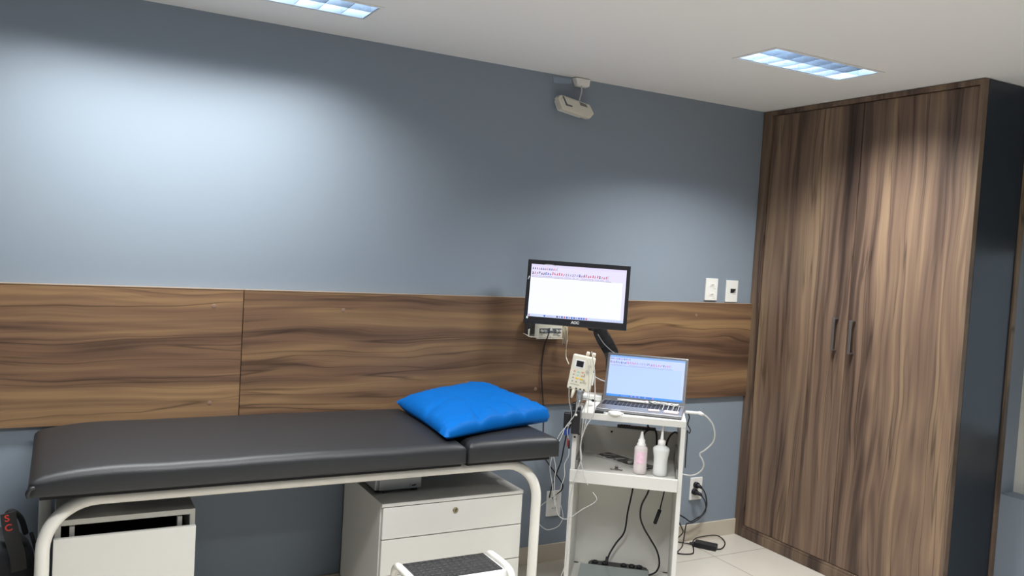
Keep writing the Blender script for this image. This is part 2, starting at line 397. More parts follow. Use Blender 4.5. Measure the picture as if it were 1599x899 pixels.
# ------------------------------------------------------------------ wardrobe
WD = -1.272
wv = wood('walnut_laminate_vertical', 'z', (0, .62, 0), .90, .7, .88)
wv2 = wood('walnut_laminate_vertical_right_door', 'z', (0, 2.31, .35), .90, .7, .88)
wh = wood('walnut_laminate_trim', 'z', (0, 5.1, 0), .72, .6, .85)
black_lam = mat('blue_black_laminate', (.020, .026, .036), .33, vary=.05, vscale=2, bump=.03, bscale=400)
t = thing('wardrobe', 'tall two-door walnut wardrobe with a black side panel, reaching the ceiling', 'wardrobe', (.17, WD/2, 0))
bm = bm_()   # face frame
box(bm, -.004, .03, -.066, -.002, 0, H-.002, .002); box(bm, -.004, .03, WD, WD+.022, 0, H-.002, .002)
box(bm, -.003, .03, WD+.02, -.064, H-.027, H-.002, .002)
obj('face_frame', bm, wh, t, world=True)
bm = bm_(); box(bm, -.006, .03, WD+.02, -.064, 0, .05, .003); box(bm, -.001, .03, WD+.02, -.064, .05, .064, .002)
obj('plinth', bm, wood('walnut_plinth', 'z', (0, 3.3, 0), .62, .6, .85), t, world=True)
bm = bm_(); box(bm, .034, XR-.004, WD+.02, -.003, .003, H-.003)
obj('carcass', bm, black_hole, t, world=True)
hm = mat('satin_handle_metal', (.30, .30, .31), .32, metal=.85)
for (ya, yb, m, hy, hz) in ((-.660, -.069, wv, -.600, 1.136), (-1.247, -.6645, wv2, -.703, 1.132)):
    bm = bm_(); box(bm, .005, .025, ya, yb, .067, H-.03, .0012, 1)
    d = obj('door', bm, m, t, world=True)
    bm = bm_(); box(bm, -.026, -.020, hy-.007, hy+.007, hz, hz+.166, .0012, 1)
    for z in (hz, hz+.160): box(bm, -.022, .006, hy-.007, hy+.007, z, z+.006)
    h = obj('handle', bm, hm, d)
    h.data.transform(WORLD[t].inverted()); h.matrix_parent_inverse = Matrix.Identity(4)
bm = bm_(); box(bm, .026, .325, WD-.001, WD+.018, .004, H-.003)
obj('side_panel', bm, black_lam, t, world=True, label='blue-black laminate side panel')
bm = bm_(); box(bm, .325, XR-.002, WD-.010, WD+.018, .002, H-.003, .002)
obj('side_strip', bm, wh, t, world=True)

# ------------------------------------------------------------------ recessed ceiling lights
tube_ms = [mat('fluorescent_tube_%d' % k, (.9, .9, .9), .5, emit=(.78, .91, 1.0), estr=e_) for k, e_ in enumerate(TUBE)]
louv_m = mat('polished_louvre_aluminium', (.74, .79, .86), .22, metal=1)
frame_m = mat('light_frame_white', (.78, .78, .77), .45)
refl_m = mat('light_reflector', (.80, .86, .93), .35, metal=.9)
LL = ['recessed louvred ceiling light near the wall above the couch, cut off by the top edge', 'recessed louvred ceiling light in front of the wardrobe top',
      'long recessed louvred ceiling light over the middle of the room', 'long recessed louvred ceiling light over the far side of the room']
for li, (x0, x1, y0, y1) in enumerate(LIGHTS):
    t = thing('recessed_ceiling_light', LL[li], 'ceiling light', ((x0+x1)/2, (y0+y1)/2, H))
    bm = bm_(); f = .014
    for a in ((x0-f, x1+f, y0-f, y0), (x0-f, x1+f, y1, y1+f), (x0-f, x0, y0, y1), (x1, x1+f, y0, y1)):
        box(bm, *a, H-.004, H-.0002, .001, 1)
    obj('trim_frame', bm, frame_m, t, world=True)
    bm = bm_(); g = .001; zt = H+.105
    box(bm, x0+g, x1-g, y0+g, y1-g, zt, zt+.004)
    box(bm, x0+g, x1-g, y0+g, y0+.004, H, zt); box(bm, x0+g, x1-g, y1-.004, y1-g, H, zt)
    box(bm, x0+g, x0+.004, y0+g, y1-g, H, zt); box(bm, x1-.004, x1-g, y0+g, y1-g, H, zt)
    obj('reflector', bm, refl_m, t, world=True)
    ym = (y0+y1)/2; q = (y1-y0)/4
    for yy in (ym-q, ym+q):
        bm = bm_(); lathe(bm, [(.004, x0+.012), (.013, x0+.014), (.013, x1-.014), (.004, x1-.012)], (0, yy, H+.083), 12, 'x')
        obj('lamp_tube', bm, tube_ms[li], t, world=True)
    bm = bm_(); n = round((x1-x0)/.0895); hh = LOUV
    def blade(ax, c, a0, a1):
        # wedge-shaped louvre blade, thin at the bottom and wider at the top
        w0, w1 = .0012, .006
        vs = []
        for z, w in ((H+.002, w0), (H+.002+hh, w1)):
            for s in (-1, 1):
                for e in (a0, a1):
                    vs.append(bm.verts.new((c+s*w, e, z) if ax == 'x' else (e, c+s*w, z)))
        for fi in ((0, 1, 3, 2), (4, 6, 7, 5), (0, 4, 5, 1), (2, 3, 7, 6), (0, 2, 6, 4), (1, 5, 7, 3)): bm.faces.new([vs[i] for i in fi])
    for i in range(1, n): blade('x', x0+(x1-x0)*i/n, y0+.004, y1-.004)
    blade('y', ym, x0+.004, x1-.004)
    obj('louvre', bm, louv_m, t, world=True)
    # the light the fixture throws: a downward area lamp filling the louvre mouth, cut off sideways like the louvre
    ld = bpy.data.lights.new('ceiling_light_beam', 'AREA'); ld.shape = 'RECTANGLE'
    ld.size = x1-x0-.02; ld.size_y = y1-y0-.02; ld.energy = BEAM[li]; ld.spread = R(SPREAD); ld.color = (.99, 1, .982)
    lo = bpy.data.objects.new('ceiling_light_beam', ld); col.objects.link(lo); lo.location = ((x0+x1)/2, (y0+y1)/2, H+.0015)

# ------------------------------------------------------------------ examination couch
vinyl = mat('charcoal_vinyl', (.0135, .0145, .017), .47, spec=.55, bump=.25, bscale=260, vary=.06, vscale=3)
X0, XS, X1, Y0, Y1 = -3.505, -2.095, -1.69, -.74, -.052
t = thing('examination_couch', 'long charcoal vinyl examination couch on a white tubular steel frame', 'couch', ((X0+X1)/2, (Y0+Y1)/2, 0))
def cushion(x0, x1, seed):
    bm = bm_(); nx, ny = max(8, int((x1-x0)/.045)), 16; z0, z1 = .743, .822; r = .030
    rnd = random.Random(seed)
    # rounded-rectangle section swept: ring of (y, z) offsets, then shrink at the ends
    sec = []
    def arc(cy, cz, a0, a1, n, rr):
        for i in range(n+1):
            a = R(a0+(a1-a0)*i/n); sec.append((cy+rr*math.cos(a), cz+rr*math.sin(a)))
    arc(Y0+.012, z0+.012, 270, 180, 3, .012); arc(Y0+r, z1-r, 180, 90, 6, r)
    for i in range(1, 8): sec.append((Y0+r+(Y1-Y0-2*r)*i/8, z1))
    arc(Y1-r, z1-r, 90, 0, 6, r); arc(Y1-.012, z0+.012, 0, -90, 3, .012)
    st = [(x0, .030), (x0+.003, .018), (x0+.010, .008), (x0+.022, .0015)] + [(x0+.04+(x1-x0-.08)*i/nx, 0) for i in range(nx+1)] + [(x1-.022, .0015), (x1-.010, .008), (x1-.003, .018), (x1, .030)]
    ph = rnd.random()*6
    rings = []
    for x, sh in st:
        ring = []
        for y, z in sec:
            u = (y-Y0)/(Y1-Y0)
            top = max(0, (z-z0)/(z1-z0))
            k = min(x-x0, x1-x)
            puff = .006*min(1, k/.12)*math.sin(math.pi*min(1, max(0, u)))*top
            wav = (.0016*math.sin(x*9+ph)+.0006*math.sin(x*33+ph*2))*top*(1 if u < .25 else .3)
            drop = 0 if seed != 1 else .026*max(0, 1-(x-x0)/.24)**2*top
            if seed == 1: drop += .010*max(0, 1-(x1-x)/.10)**2*top*(u < .12)
            zz = min(z, z1-sh)+puff+wav-drop if z > .76 else z
            yy = min(max(y, Y0+sh*.35), Y1-sh*.35)
            ring.append(bm.verts.new((x, yy, zz)))
        rings.append(ring)
    n = len(sec)
    for i in range(len(rings)-1):
        for j in range(n):
            bm.faces.new((rings[i][j], rings[i][(j+1) % n], rings[i+1][(j+1) % n], rings[i+1][j]))
    bm.faces.new(rings[0]); bm.faces.new(rings[-1])
    return bm
obj('mattress', cushion(X0, XS, 1), vinyl, t, world=True, smooth=50)
obj('headrest', cushion(XS+.006, X1, 2), vinyl, t, world=True, smooth=50)
bm = bm_(); box(bm, X0+.03, XS-.01, Y0+.03, Y1-.02, .729, .744); box(bm, XS+.015, X1-.03, Y0+.03, Y1-.02, .729, .744)
obj('base_board', bm, black_hole, t, world=True)
# folded vinyl corner at the foot end
bm = bm_(); tube(bm, [(X0+.004, Y0+.006, .748), (X0+.001, Y0+.003, .760), (X0+.008, Y0+.003, .772), (X0+.018, Y0+.006, .775)], .007, 8)
obj('corner_fold', bm, vinyl, t, world=True)
def loop(y):
    xl, xr, zt, r = -3.463, -1.74, .708, .15
    p = [(xl, y, .012), (xl, y, .35)]
    p += [(xl+r-r*math.cos(R(a)), y, zt-r+r*math.sin(R(a))) for a in range(0, 91, 9)]
    p += [(xr-r+r*math.sin(R(a)), y, zt-r+r*math.cos(R(a))) for a in range(0, 91, 9)]
    p += [(xr, y, .35), (xr, y, .012)]
    return p
for y in (-.66, -.115):
    bm = bm_(); tube(bm, loop(y), .0200, 16, smooth=False)
    fr = obj('tube_frame', bm, white_paint, t, world=True, smooth=60)
    for x in (-3.463, -1.74):
        bm = bm_(); lathe(bm, [(.018, 0), (.025, .002), (.025, .03), (.0215, .034)], (x, y, 0), 16)
        obj('foot_cap', bm, black_rubber, t, world=True)
for x in (-3.28, -2.6, -1.93):
    bm = bm_(); tube(bm, [(x, -.66, .708), (x, -.115, .708)], .014, 12, smooth=False)
    obj('crossbar', bm, white_paint, t, world=True)
for x in (-3.463, -1.74):
    bm = bm_(); tube(bm, [(x, -.66, .16), (x, -.115, .16)], .012, 12, smooth=False)
    obj('crossbar', bm, white_paint, t, world=True)

# ------------------------------------------------------------------ pillow
blue_fabric = mat('blue_nonwoven_cover', (.0003, .098, .365), .55, spec=.12, bump=.2, bscale=120)
LF, FR, RR, BK = Vector((-2.140, -.075, .852)), Vector((-2.185, -.725, .842)), Vector((-1.580, -.520, .852)), Vector((-1.735, -.10, .922))
bm = bm_(); n = 44
random.seed(9)
wr = [(random.uniform(0, 1), random.uniform(0, 1), random.uniform(.02, .06), random.uniform(-.006, .006), random.uniform(0, 3.14), random.uniform(40, 110)) for _ in range(60)]
from mathutils import noise as mn
top, bot = {}, {}
for i in range(n+1):
    for j in range(n+1):
        u, v = i/n, j/n
        e = 1-.035*math.sin(math.pi*u)   # slightly pulled-in edges
        uu = .5+(u-.5)*(1-.05*math.sin(math.pi*v)); vv = .5+(v-.5)*(1-.05*math.sin(math.pi*u))
        ca, cb = 2*u-1, 2*v-1; pull = 1-(.025+.05*u*v)*(ca*cb)**4
        uu = .5+(uu-.5)*pull; vv = .5+(vv-.5)*pull
        p = LF*(1-uu)*(1-vv)+FR*(1-uu)*vv+RR*uu*vv+BK*uu*(1-vv)
        f = (max(0, 1-abs(2*u-1)**3.4)*max(0, 1-abs(2*v-1)**3.4))**(.56-.27*v-.06*u)
        edge = min(u, 1-u, v, 1-v)
        # puckers running in from the seams, and a few broad creases
        pk = math.exp(-edge/.12)*min(1, edge/.03)
        sa = (u if min(v, 1-v) < min(u, 1-u) else v)
        wrk = .0032*pk*math.sin(sa*80+7*mn.noise((u*5, v*5, 1)))+.005*mn.noise((u*5, v*5, 3.3))*f+.0035*mn.noise((u*12, v*12, 7))*f+.0026*mn.noise((u*26, v*26, 2))*f*(1 if v > .6 or u < .35 else .35)
        def fold(a, b_, c_, w_, d_, v0): return -d_*math.exp(-((u-a-b_*(v-c_))/w_)**2)*max(0, (v-v0)/(1-v0))*min(1, (1-v)/.05)
        wrk += fold(.36, -.30, .75, .022, .020, .55)+fold(.66, .30, .8, .025, .016, .66)+fold(.50, .1, .8, .02, .012, .74)
        wrk += -.014*math.exp(-((v-.55+.3*(u-.1))/.03)**2)*max(0, (.35-u)/.35)*min(1, u/.04)
        th = .065*f
        up = Vector((-.03, -.10, 1)).normalized()
        zt = p+up*(th+wrk)
        out = Vector((0, 0, 0))
        if v > .5: out = Vector((.10, -1, 0)).normalized()*(.012*math.sin(math.pi*min(1, (v-.5)*2))*f)
        top[i, j] = bm.verts.new(zt+out)
        if i in (0, n) or j in (0, n): bot[i, j] = top[i, j]
        else:
            q = p-up*(th*.9)+out*.8
            q.z = max(q.z, .8315)
            bot[i, j] = bm.verts.new(q)
for i in range(n):
    for j in range(n):
        bm.faces.new((top[i, j], top[i+1, j], top[i+1, j+1], top[i, j+1]))
        bm.faces.new((bot[i, j], bot[i, j+1], bot[i+1, j+1], bot[i+1, j]))
t = thing('pillow', 'bright blue fabric-covered pillow on the head end of the couch', 'pillow', (-1.95, -.4, .83))
obj('cover', bm, blue_fabric, t, world=True, smooth=70)
bm = bm_(); tube(bm, [(-1.735, -.102, .922), (-1.728, -.11, .926), (-1.719, -.115, .921)], .003, 6)
obj('corner_tie', bm, white_lead, t, world=True)

# ------------------------------------------------------------------ drawer units under the couch
drawer_white = mat('drawer_white_laminate', (.575, .565, .53), .4, bump=.02, bscale=400)
t = thing('drawer_unit', 'white office drawer unit with a lock, under the head half of the couch', 'drawer unit', (-2.066, -.36, 0))
x0, x1, yf, yb, zt = -2.366, -1.766, -.58, -.13, .577
bm = bm_()
box(bm, x0, x0+.018, yf, yb, .05, zt-.012); box(bm, x1-.018, x1, yf, yb, .05, zt-.012)
box(bm, x0, x1, yf, yb, .05, .068); box(bm, x0, x1, yb-.01, yb, .05, zt-.012)
obj('carcass', bm, drawer_white, t, world=True)
bm = bm_(); box(bm, x0-.001, x1+.001, yf-.021, yb, zt-.013, zt, .0015); obj('top_board', bm, drawer_white, t, world=True)
bm = bm_(); box(bm, x0+.019, x1-.019, yf+.002, yb-.012, .07, zt-.014); obj('interior', bm, black_hole, t, world=True)
zs = [zt-.0155, .4385, .299, .166, .052]
for i in range(4):
    bm = bm_(); box(bm, x0+.004, x1-.002, yf-.020, yf-.001, zs[i+1]+.003, zs[i]-.001, .0012)
    d = obj('drawer', bm, drawer_white, t, world=True)
    if i == 0:
        bm = bm_(); lathe(bm, [(.0001, -.606), (.008, -.606), (.011, -.604), (.011, -.598)], (-2.066, 0, .526), 20, 'y')
        k = obj('lock', bm, mat('brass_lock', (.34, .28, .18), .35, metal=.9), d); k.data.transform(WORLD[t].inverted())
        bm = bm_(); box(bm, -2.0675, -2.0645, -.6068, -.6055, .520, .532)
        obj('keyhole', bm, black_hole, d).data.transform(WORLD[t].inverted())
for x in (x0+.05, x1-.05):
    for y in (yf+.06, yb-.06):
        bm = bm_(); lathe(bm, [(.018, -.011), (.022, -.009), (.022, .009), (.018, .011)], (x, y, .022), 16, 'x'); box(bm, x-.008, x+.008, y-.008, y+.008, .03, .05)
        obj('caster', bm, black_plastic, t, world=True)

t = thing('drawer_unit', 'white open-framed drawer unit with its drawers ajar, under the foot end of the couch', 'drawer unit', (-3.225, -.36, 0))
x0, x1, yf, yb, zt = -3.431, -3.022, -.598, -.15, .627
bm = bm_()
box(bm, x0, x0+.016, yf, yb, .04, zt-.016); box(bm, x1-.016, x1, yf, yb, .04, zt-.016)
box(bm, x0, x1, yf, yb, .04, .058); box(bm, x0, x1, yb-.01, yb, .04, zt-.016); box(bm, x0, x1, yf, yb, zt-.018, zt, .001)
obj('carcass', bm, drawer_white, t, world=True)
dk = mat('navy_drawer_lining', (.012, .012, .025), .6)
for i, (za, zb) in enumerate(((.398, .575), (.185, .362), (.062, .150))):
    bm = bm_(); box(bm, x0-.004, x1+.001, yf-.022, yf-.004, za, zb, .0015)
    d = obj('drawer', bm, drawer_white, t, world=True)
    bm = bm_(); box(bm, x0+.03, x0+.042, yf-.004, yb-.03, za+.02, zb-.02); box(bm, x1-.042, x1-.03, yf-.004, yb-.03, za+.02, zb-.02)
    box(bm, x0+.04, x1-.04, yf-.004, yb-.03, za+.02, za+.028); box(bm, x0+.04, x1-.04, yb-.04, yb-.03, za+.02, zb-.02)
    obj('drawer_box', bm, dk, d).data.transform(WORLD[t].inverted())
    for x in (x0+.047, x1-.047):
        bm = bm_(); box(bm, x-.007, x+.007, yf+.004, yf+.03, za+.03, zb+.028)
        obj('bracket', bm, mat('pale_bracket', (.5, .48, .47), .5), d).data.transform(WORLD[t].inverted())
bm = bm_(); box(bm, x0+.017, x1-.017, yb-.016, yb-.0105, .06, zt-.02); obj('back_lining', bm, dk, t, world=True)
for x in (x0+.04, x1-.04):
    for y in (yf+.05, yb-.05):
        bm = bm_(); lathe(bm, [(.016, -.01), (.019, -.008), (.019, .008), (.016, .01)], (x, y, .019), 16, 'x'); box(bm, x-.007, x+.007, y-.007, y+.007, .025, .04)
        obj('caster', bm, black_plastic, t, world=True)

# silver box on the lockable drawer unit
t = thing('silver_box', 'flat silver-grey equipment box standing on the lockable drawer unit', 'box', (-2.24, -.36, .5775))
bm = bm_(); box(bm, -2.351, -2.165, -.47, -.25, .588, .668, .004)
sg = mat('silver_grey_casing', (.36, .37, .38), .4, metal=.35)
obj('casing', bm, sg, t, world=True)
bm = bm_(); box(bm, -2.338, -2.164, -.482, -.470, .590, .667, .003); obj('front_plate', bm, sg, t, world=True)
for x in (-2.33, -2.185):
    for y in (-.45, -.27):
        bm = bm_(); box(bm, x-.012, x+.012, y-.012, y+.012, .5775, .589); obj('rubber_foot', bm, black_rubber, t, world=True)
ink = mat('black_ink', (.02, .02, .02), .6)
bm = bm_(); tube(bm, [(-2.2105, -.4822, .609), (-2.2135, -.4822, .604), (-2.2105, -.4822, .599)], .0008, 6)
obj('printed_bracket', bm, ink, t, world=True)
bm = bm_(); prism(bm, [(-2.206, .6000), (-2.203, .6055), (-2.199, .6045), (-2.195, .6060), (-2.190, .6058), (-2.1865, .6065), (-2.1865, .6015), (-2.192, .6000)], -.4826, -.4815)
obj('printed_mark', bm, ink, t, world=True)

# ------------------------------------------------------------------ step stool
t = thing('step_stool', 'white two-step stool with black studded treads in front of the drawer unit', 'step stool', (-2.195, -1.0, 0))
mat_rub = mat('studded_black_rubber', (.028, .028, .030), .5, bump=.5, bscale=90, vary=.25, vscale=40)
tread_w = mat('stool_white_edge', (.80, .80, .82), .3)
for z, ya, yb in ((.42, -.958, -.785), (.215, -1.19, -1.0)):
    bm = bm_(); box(bm, -2.368, -2.022, ya, yb, z-.030, z-.004, .004)
    d = obj('step', bm, tread_w, t, world=True)
    bm = bm_(); box(bm, -2.350, -2.034, ya+.012, yb-.004, z-.004, z)
    rx, ry = 13, 7
    for i in range(rx):
        for j in range(ry):
            cx, cy = -2.350+(i+.5)*.316/rx, ya+.012+(j+.5)*(yb-ya-.016)/ry
            lathe(bm, [(.0085, z), (.0075, z+.0016), (.0001, z+.0018)], (cx, cy, 0), 10)
    obj('tread', bm, mat_rub, d).data.transform(WORLD[t].inverted())
for x in (-2.376, -2.014):
    bm = bm_()
    p = [(x, -.775, .012), (x, -.772, .30), (x, -.776, .385), (x, -.80, .418), (x, -.85, .424), (x, -.95, .42), (x, -.985, .39), (x, -1.0, .30), (x, -1.02, .235), (x, -1.06, .22), (x, -1.17, .215), (x, -1.20, .18), (x, -1.205, .012)]
    tube(bm, p, .0125, 12); obj('side_frame', bm, white_paint, t, world=True)
    for y in (-.775, -1.205):
        bm = bm_(); lathe(bm, [(.013, 0), (.017, .002), (.017, .025), (.0135, .028)], (x, y, 0), 14); obj('foot_cap', bm, black_rubber, t, world=True)

# ------------------------------------------------------------------ backpack at the left edge
t = thing('backpack', 'dark grey backpack with red lettering on its strap, at the left edge beside the couch', 'backpack', (-3.66, -.28, 0))
bag_m = mat('dark_grey_nylon', (.020, .022, .028), .7, bump=.3, bscale=350, vary=.15, vscale=12)
bag_d = mat('black_webbing', (.010, .011, .014), .75, bump=.2, bscale=500)
def bulge(cx, cy, z0, z1, wx, wy, px, seed):
    bm = bm_(); rings = []; ns, nz_ = 28, 16
    for i in range(nz_+1):
        h = i/nz_
        s = 1 if h < .76 else math.sqrt(max(.02, 1-((h-.76)/.245)**2.4))
        s *= .92+.08*min(1, h/.1)
        ring = []
        for j in range(ns):
            a = 2*math.pi*j/ns; c, q = math.cos(a), math.sin(a)
            rx = abs(c)**(2/px)*(1 if c > 0 else -1); ry = abs(q)**(2/px)*(1 if q > 0 else -1)
            w = .010*mn.noise((rx*2+seed, ry*2, h*4))
            ring.append(bm.verts.new((cx+rx*(wx*s+w), cy+ry*(wy*s+w), z0+(z1-z0)*h)))
        rings.append(ring)
    for i in range(nz_):
        for j in range(ns): bm.faces.new((rings[i][j], rings[i][(j+1) % ns], rings[i+1][(j+1) % ns], rings[i+1][j]))
    bm.faces.new(rings[0]); bm.faces.new(rings[-1]); return bm
obj('body', bulge(-3.655, -.27, 0, .522, .168, .10, 3.4, 1), bag_m, t, world=True, smooth=60)
obj('front_pocket', bulge(-3.665, -.375, .01, .36, .135, .045, 3.2, 4), bag_m, t, world=True, smooth=60)
bm = bm_(); tube(bm, [(-3.575, -.345, .575), (-3.562, -.348, .592), (-3.545, -.342, .585), (-3.528, -.33, .556), (-3.516, -.30, .50)], .009, 8)
obj('top_handle', bm, bag_d, t, world=True)
bm = bm_()
P = smooth_path([(-3.566, -.366, .594), (-3.560, -.368, .55), (-3.548, -.374, .50), (-3.535, -.378, .45), (-3.53, -.376, .40)], 5); va = []
for p in P: va.append([bm.verts.new(p+Vector((dx, dy, dx*.22))) for dx, dy in ((-.022, 0), (.022, 0), (.022, .006), (-.022, .006))])
for i in range(len(va)-1):
    for j in range(4): bm.faces.new((va[i][j], va[i][(j+1) % 4], va[i+1][(j+1) % 4], va[i+1][j]))
bm.faces.new(va[0]); bm.faces.new(va[-1])
stp = obj('strap', bm, mat('strap_grey', (.030, .030, .032), .7, bump=.2, bscale=500), t, world=True)
red = mat('red_print', (.72, .06, .045), .5)
for ch, x, z, y in (('S', -3.5685, .576, -.3680), ('C', -3.5630, .545, -.3692)):
    text('letter', ch, .031, red, stp, WORLD[t].inverted() @ Matrix.Translation((x, y, z)) @ Matrix.Rotation(R(-8), 4, 'Y') @ FRONT, bold=.0006)
bm = bm_(); tube(bm, [(-3.50, -.30, .50), (-3.478, -.345, .42), (-3.475, -.37, .30), (-3.49, -.372, .15), (-3.50, -.36, .05)], .006, 6)
obj('piping', bm, bag_d, t, world=True)

# ------------------------------------------------------------------ trolley
OX, OY, TH = -1.236, -.602, R(-38)
def cw(u, v, z): return (OX+u*math.cos(TH)-v*math.sin(TH), OY+u*math.sin(TH)+v*math.cos(TH), z)
CM = Matrix.Translation((OX, OY, 0)) @ Matrix.Rotation(TH, 4, 'Z')
def cobj(name, bm, m, parent, **k):   # bm in trolley space
    bmesh.ops.transform(bm, matrix=CM, verts=bm.verts); return obj(name, bm, m, parent, world=True, **k)
t = thing('trolley', 'white laminate equipment trolley with a pulled-out tray, turned towards the room', 'trolley', cw(0, .19, 0), TH)
bm = bm_(); box(bm, -.260, -.240, 0, .385, .055, .826, .001, 1); cobj('side_panel', bm, white_mel, t)
bm = bm_(); box(bm, .206, .225, 0, .385, .055, .826, .001, 1); cobj('side_panel', bm, white_mel, t)
bm = bm_(); box(bm, -.226, .225, -.003, .400, .8265, .855, .0015); cobj('top_board', bm, white_mel, t)
bm = bm_(); box(bm, -.240, .206, .355, .372, .055, .7275, .001, 1); cobj('back_panel', bm, white_mel_in, t)
bm = bm_(); box(bm, -.240, .206, .002, .355, .038, .056, .001, 1); cobj('bottom_shelf', bm, white_mel, t)
bm = bm_(); box(bm, -.228, .196, .0, .345, .585, .5995, .001, 1)
tr = cobj('tray', bm, white_mel, t)
bm = bm_(); box(bm, -.2605, .2055, -.017, -.001, .5465, .6005, .0012)
lp = obj('tray_front', bm, white_mel, tr); lp.data.transform(WORLD[t].inverted() @ CM)
for x0, x1 in ((-.2395, -.2285), (.1965, .2055)):
    bm = bm_(); box(bm, x0, x1, .004, .33, .600, .640, .001, 1); box(bm, x0, x1, .0, .10, .615, .632); cobj('slide_rail', bm, rail_grey, t)
    bm = bm_(); box(bm, x0, x1, .20, .24, .64, .70, .001, 1); cobj('rail_bracket', bm, rail_grey, t)
for u, v in ((-.23, .03), (.195, .03), (-.23, .35), (.195, .35)):
    bm = bm_(); lathe(bm, [(.018, -.012), (.021, -.01), (.021, .01), (.018, .012)], (u, v, .021), 16, 'x'); box(bm, u-.01, u+.01, v-.01, v+.01, .03, .056)
    cobj('caster', bm, black_plastic, t)
for u, v, z in ((-.100, .3535, .706), (-.249, -.0012, .742), (-.232, -.0012, .757)):
    bm = bm_(); lathe(bm, [(.0001, v-.001), (.0045, v-.0005), (.0045, v+.003)], (u, 0, z), 10, 'y'); cobj('screw_hole', bm, black_hole, t)

# ------------------------------------------------------------------ laptop
LY = TH+R(-5)
t = thing('laptop', 'open silver laptop with a pale blue screen on the trolley top', 'laptop', cw(.029, .15, .8555), LY)
lap_m = mat('laptop_silver', (.33, .33, .35), .36, metal=.75, bump=.02, bscale=700)
key_m = mat('keycap_black', (.015, .015, .022), .5)
W2, D2 = .189, .118
bm = bm_(); box(bm, -W2, W2, -D2, D2, .004, .017, .003)
bs = obj('base', bm, lap_m, t)
bm = bm_(); box(bm, -W2+.004, W2-.004, -D2+.004, D2-.004, .0005, .005, .001, 1); obj('underside', bm, black_plastic, t)
bm = bm_()
for r_ in range(6):
    kx = -W2+.012
    while kx < W2-.022:
        w = .0155 if not (r_ == 0 and .0 < kx+.10 < .10) else .0155
        box(bm, kx, kx+w, -.010+r_*.0175, -.010+r_*.0175+.0145, .0168, .0186); kx += .0185
obj('keyboard', bm, key_m, bs)
bm = bm_(); box(bm, -.075, .035, -.108, -.028, .0169, .0175); obj('touchpad', bm, mat('touchpad_grey', (.25, .25, .28), .4, metal=.5), bs)
# lid
TL = R(20); LH = .228
LM = Matrix.Translation((0, D2-.006, .016)) @ Matrix.Rotation(-TL, 4, 'X')
bm = bm_(); box(bm, -W2, W2, 0, .007, 0, LH, .003, 2, LM)
lid = obj('lid', bm, lap_m, t)
bm = bm_(); box(bm, -W2+.003, W2-.003, -.001, .001, .004, LH-.003, 0, 1, LM); obj('bezel', bm, mat('bezel_grey', (.10, .10, .11), .4), lid)
bm = bm_(); box(bm, -W2*.8, W2*.8, -.004, .004, -.004, .006, .002, 2, LM); obj('hinge', bm, dark_metal, lid)

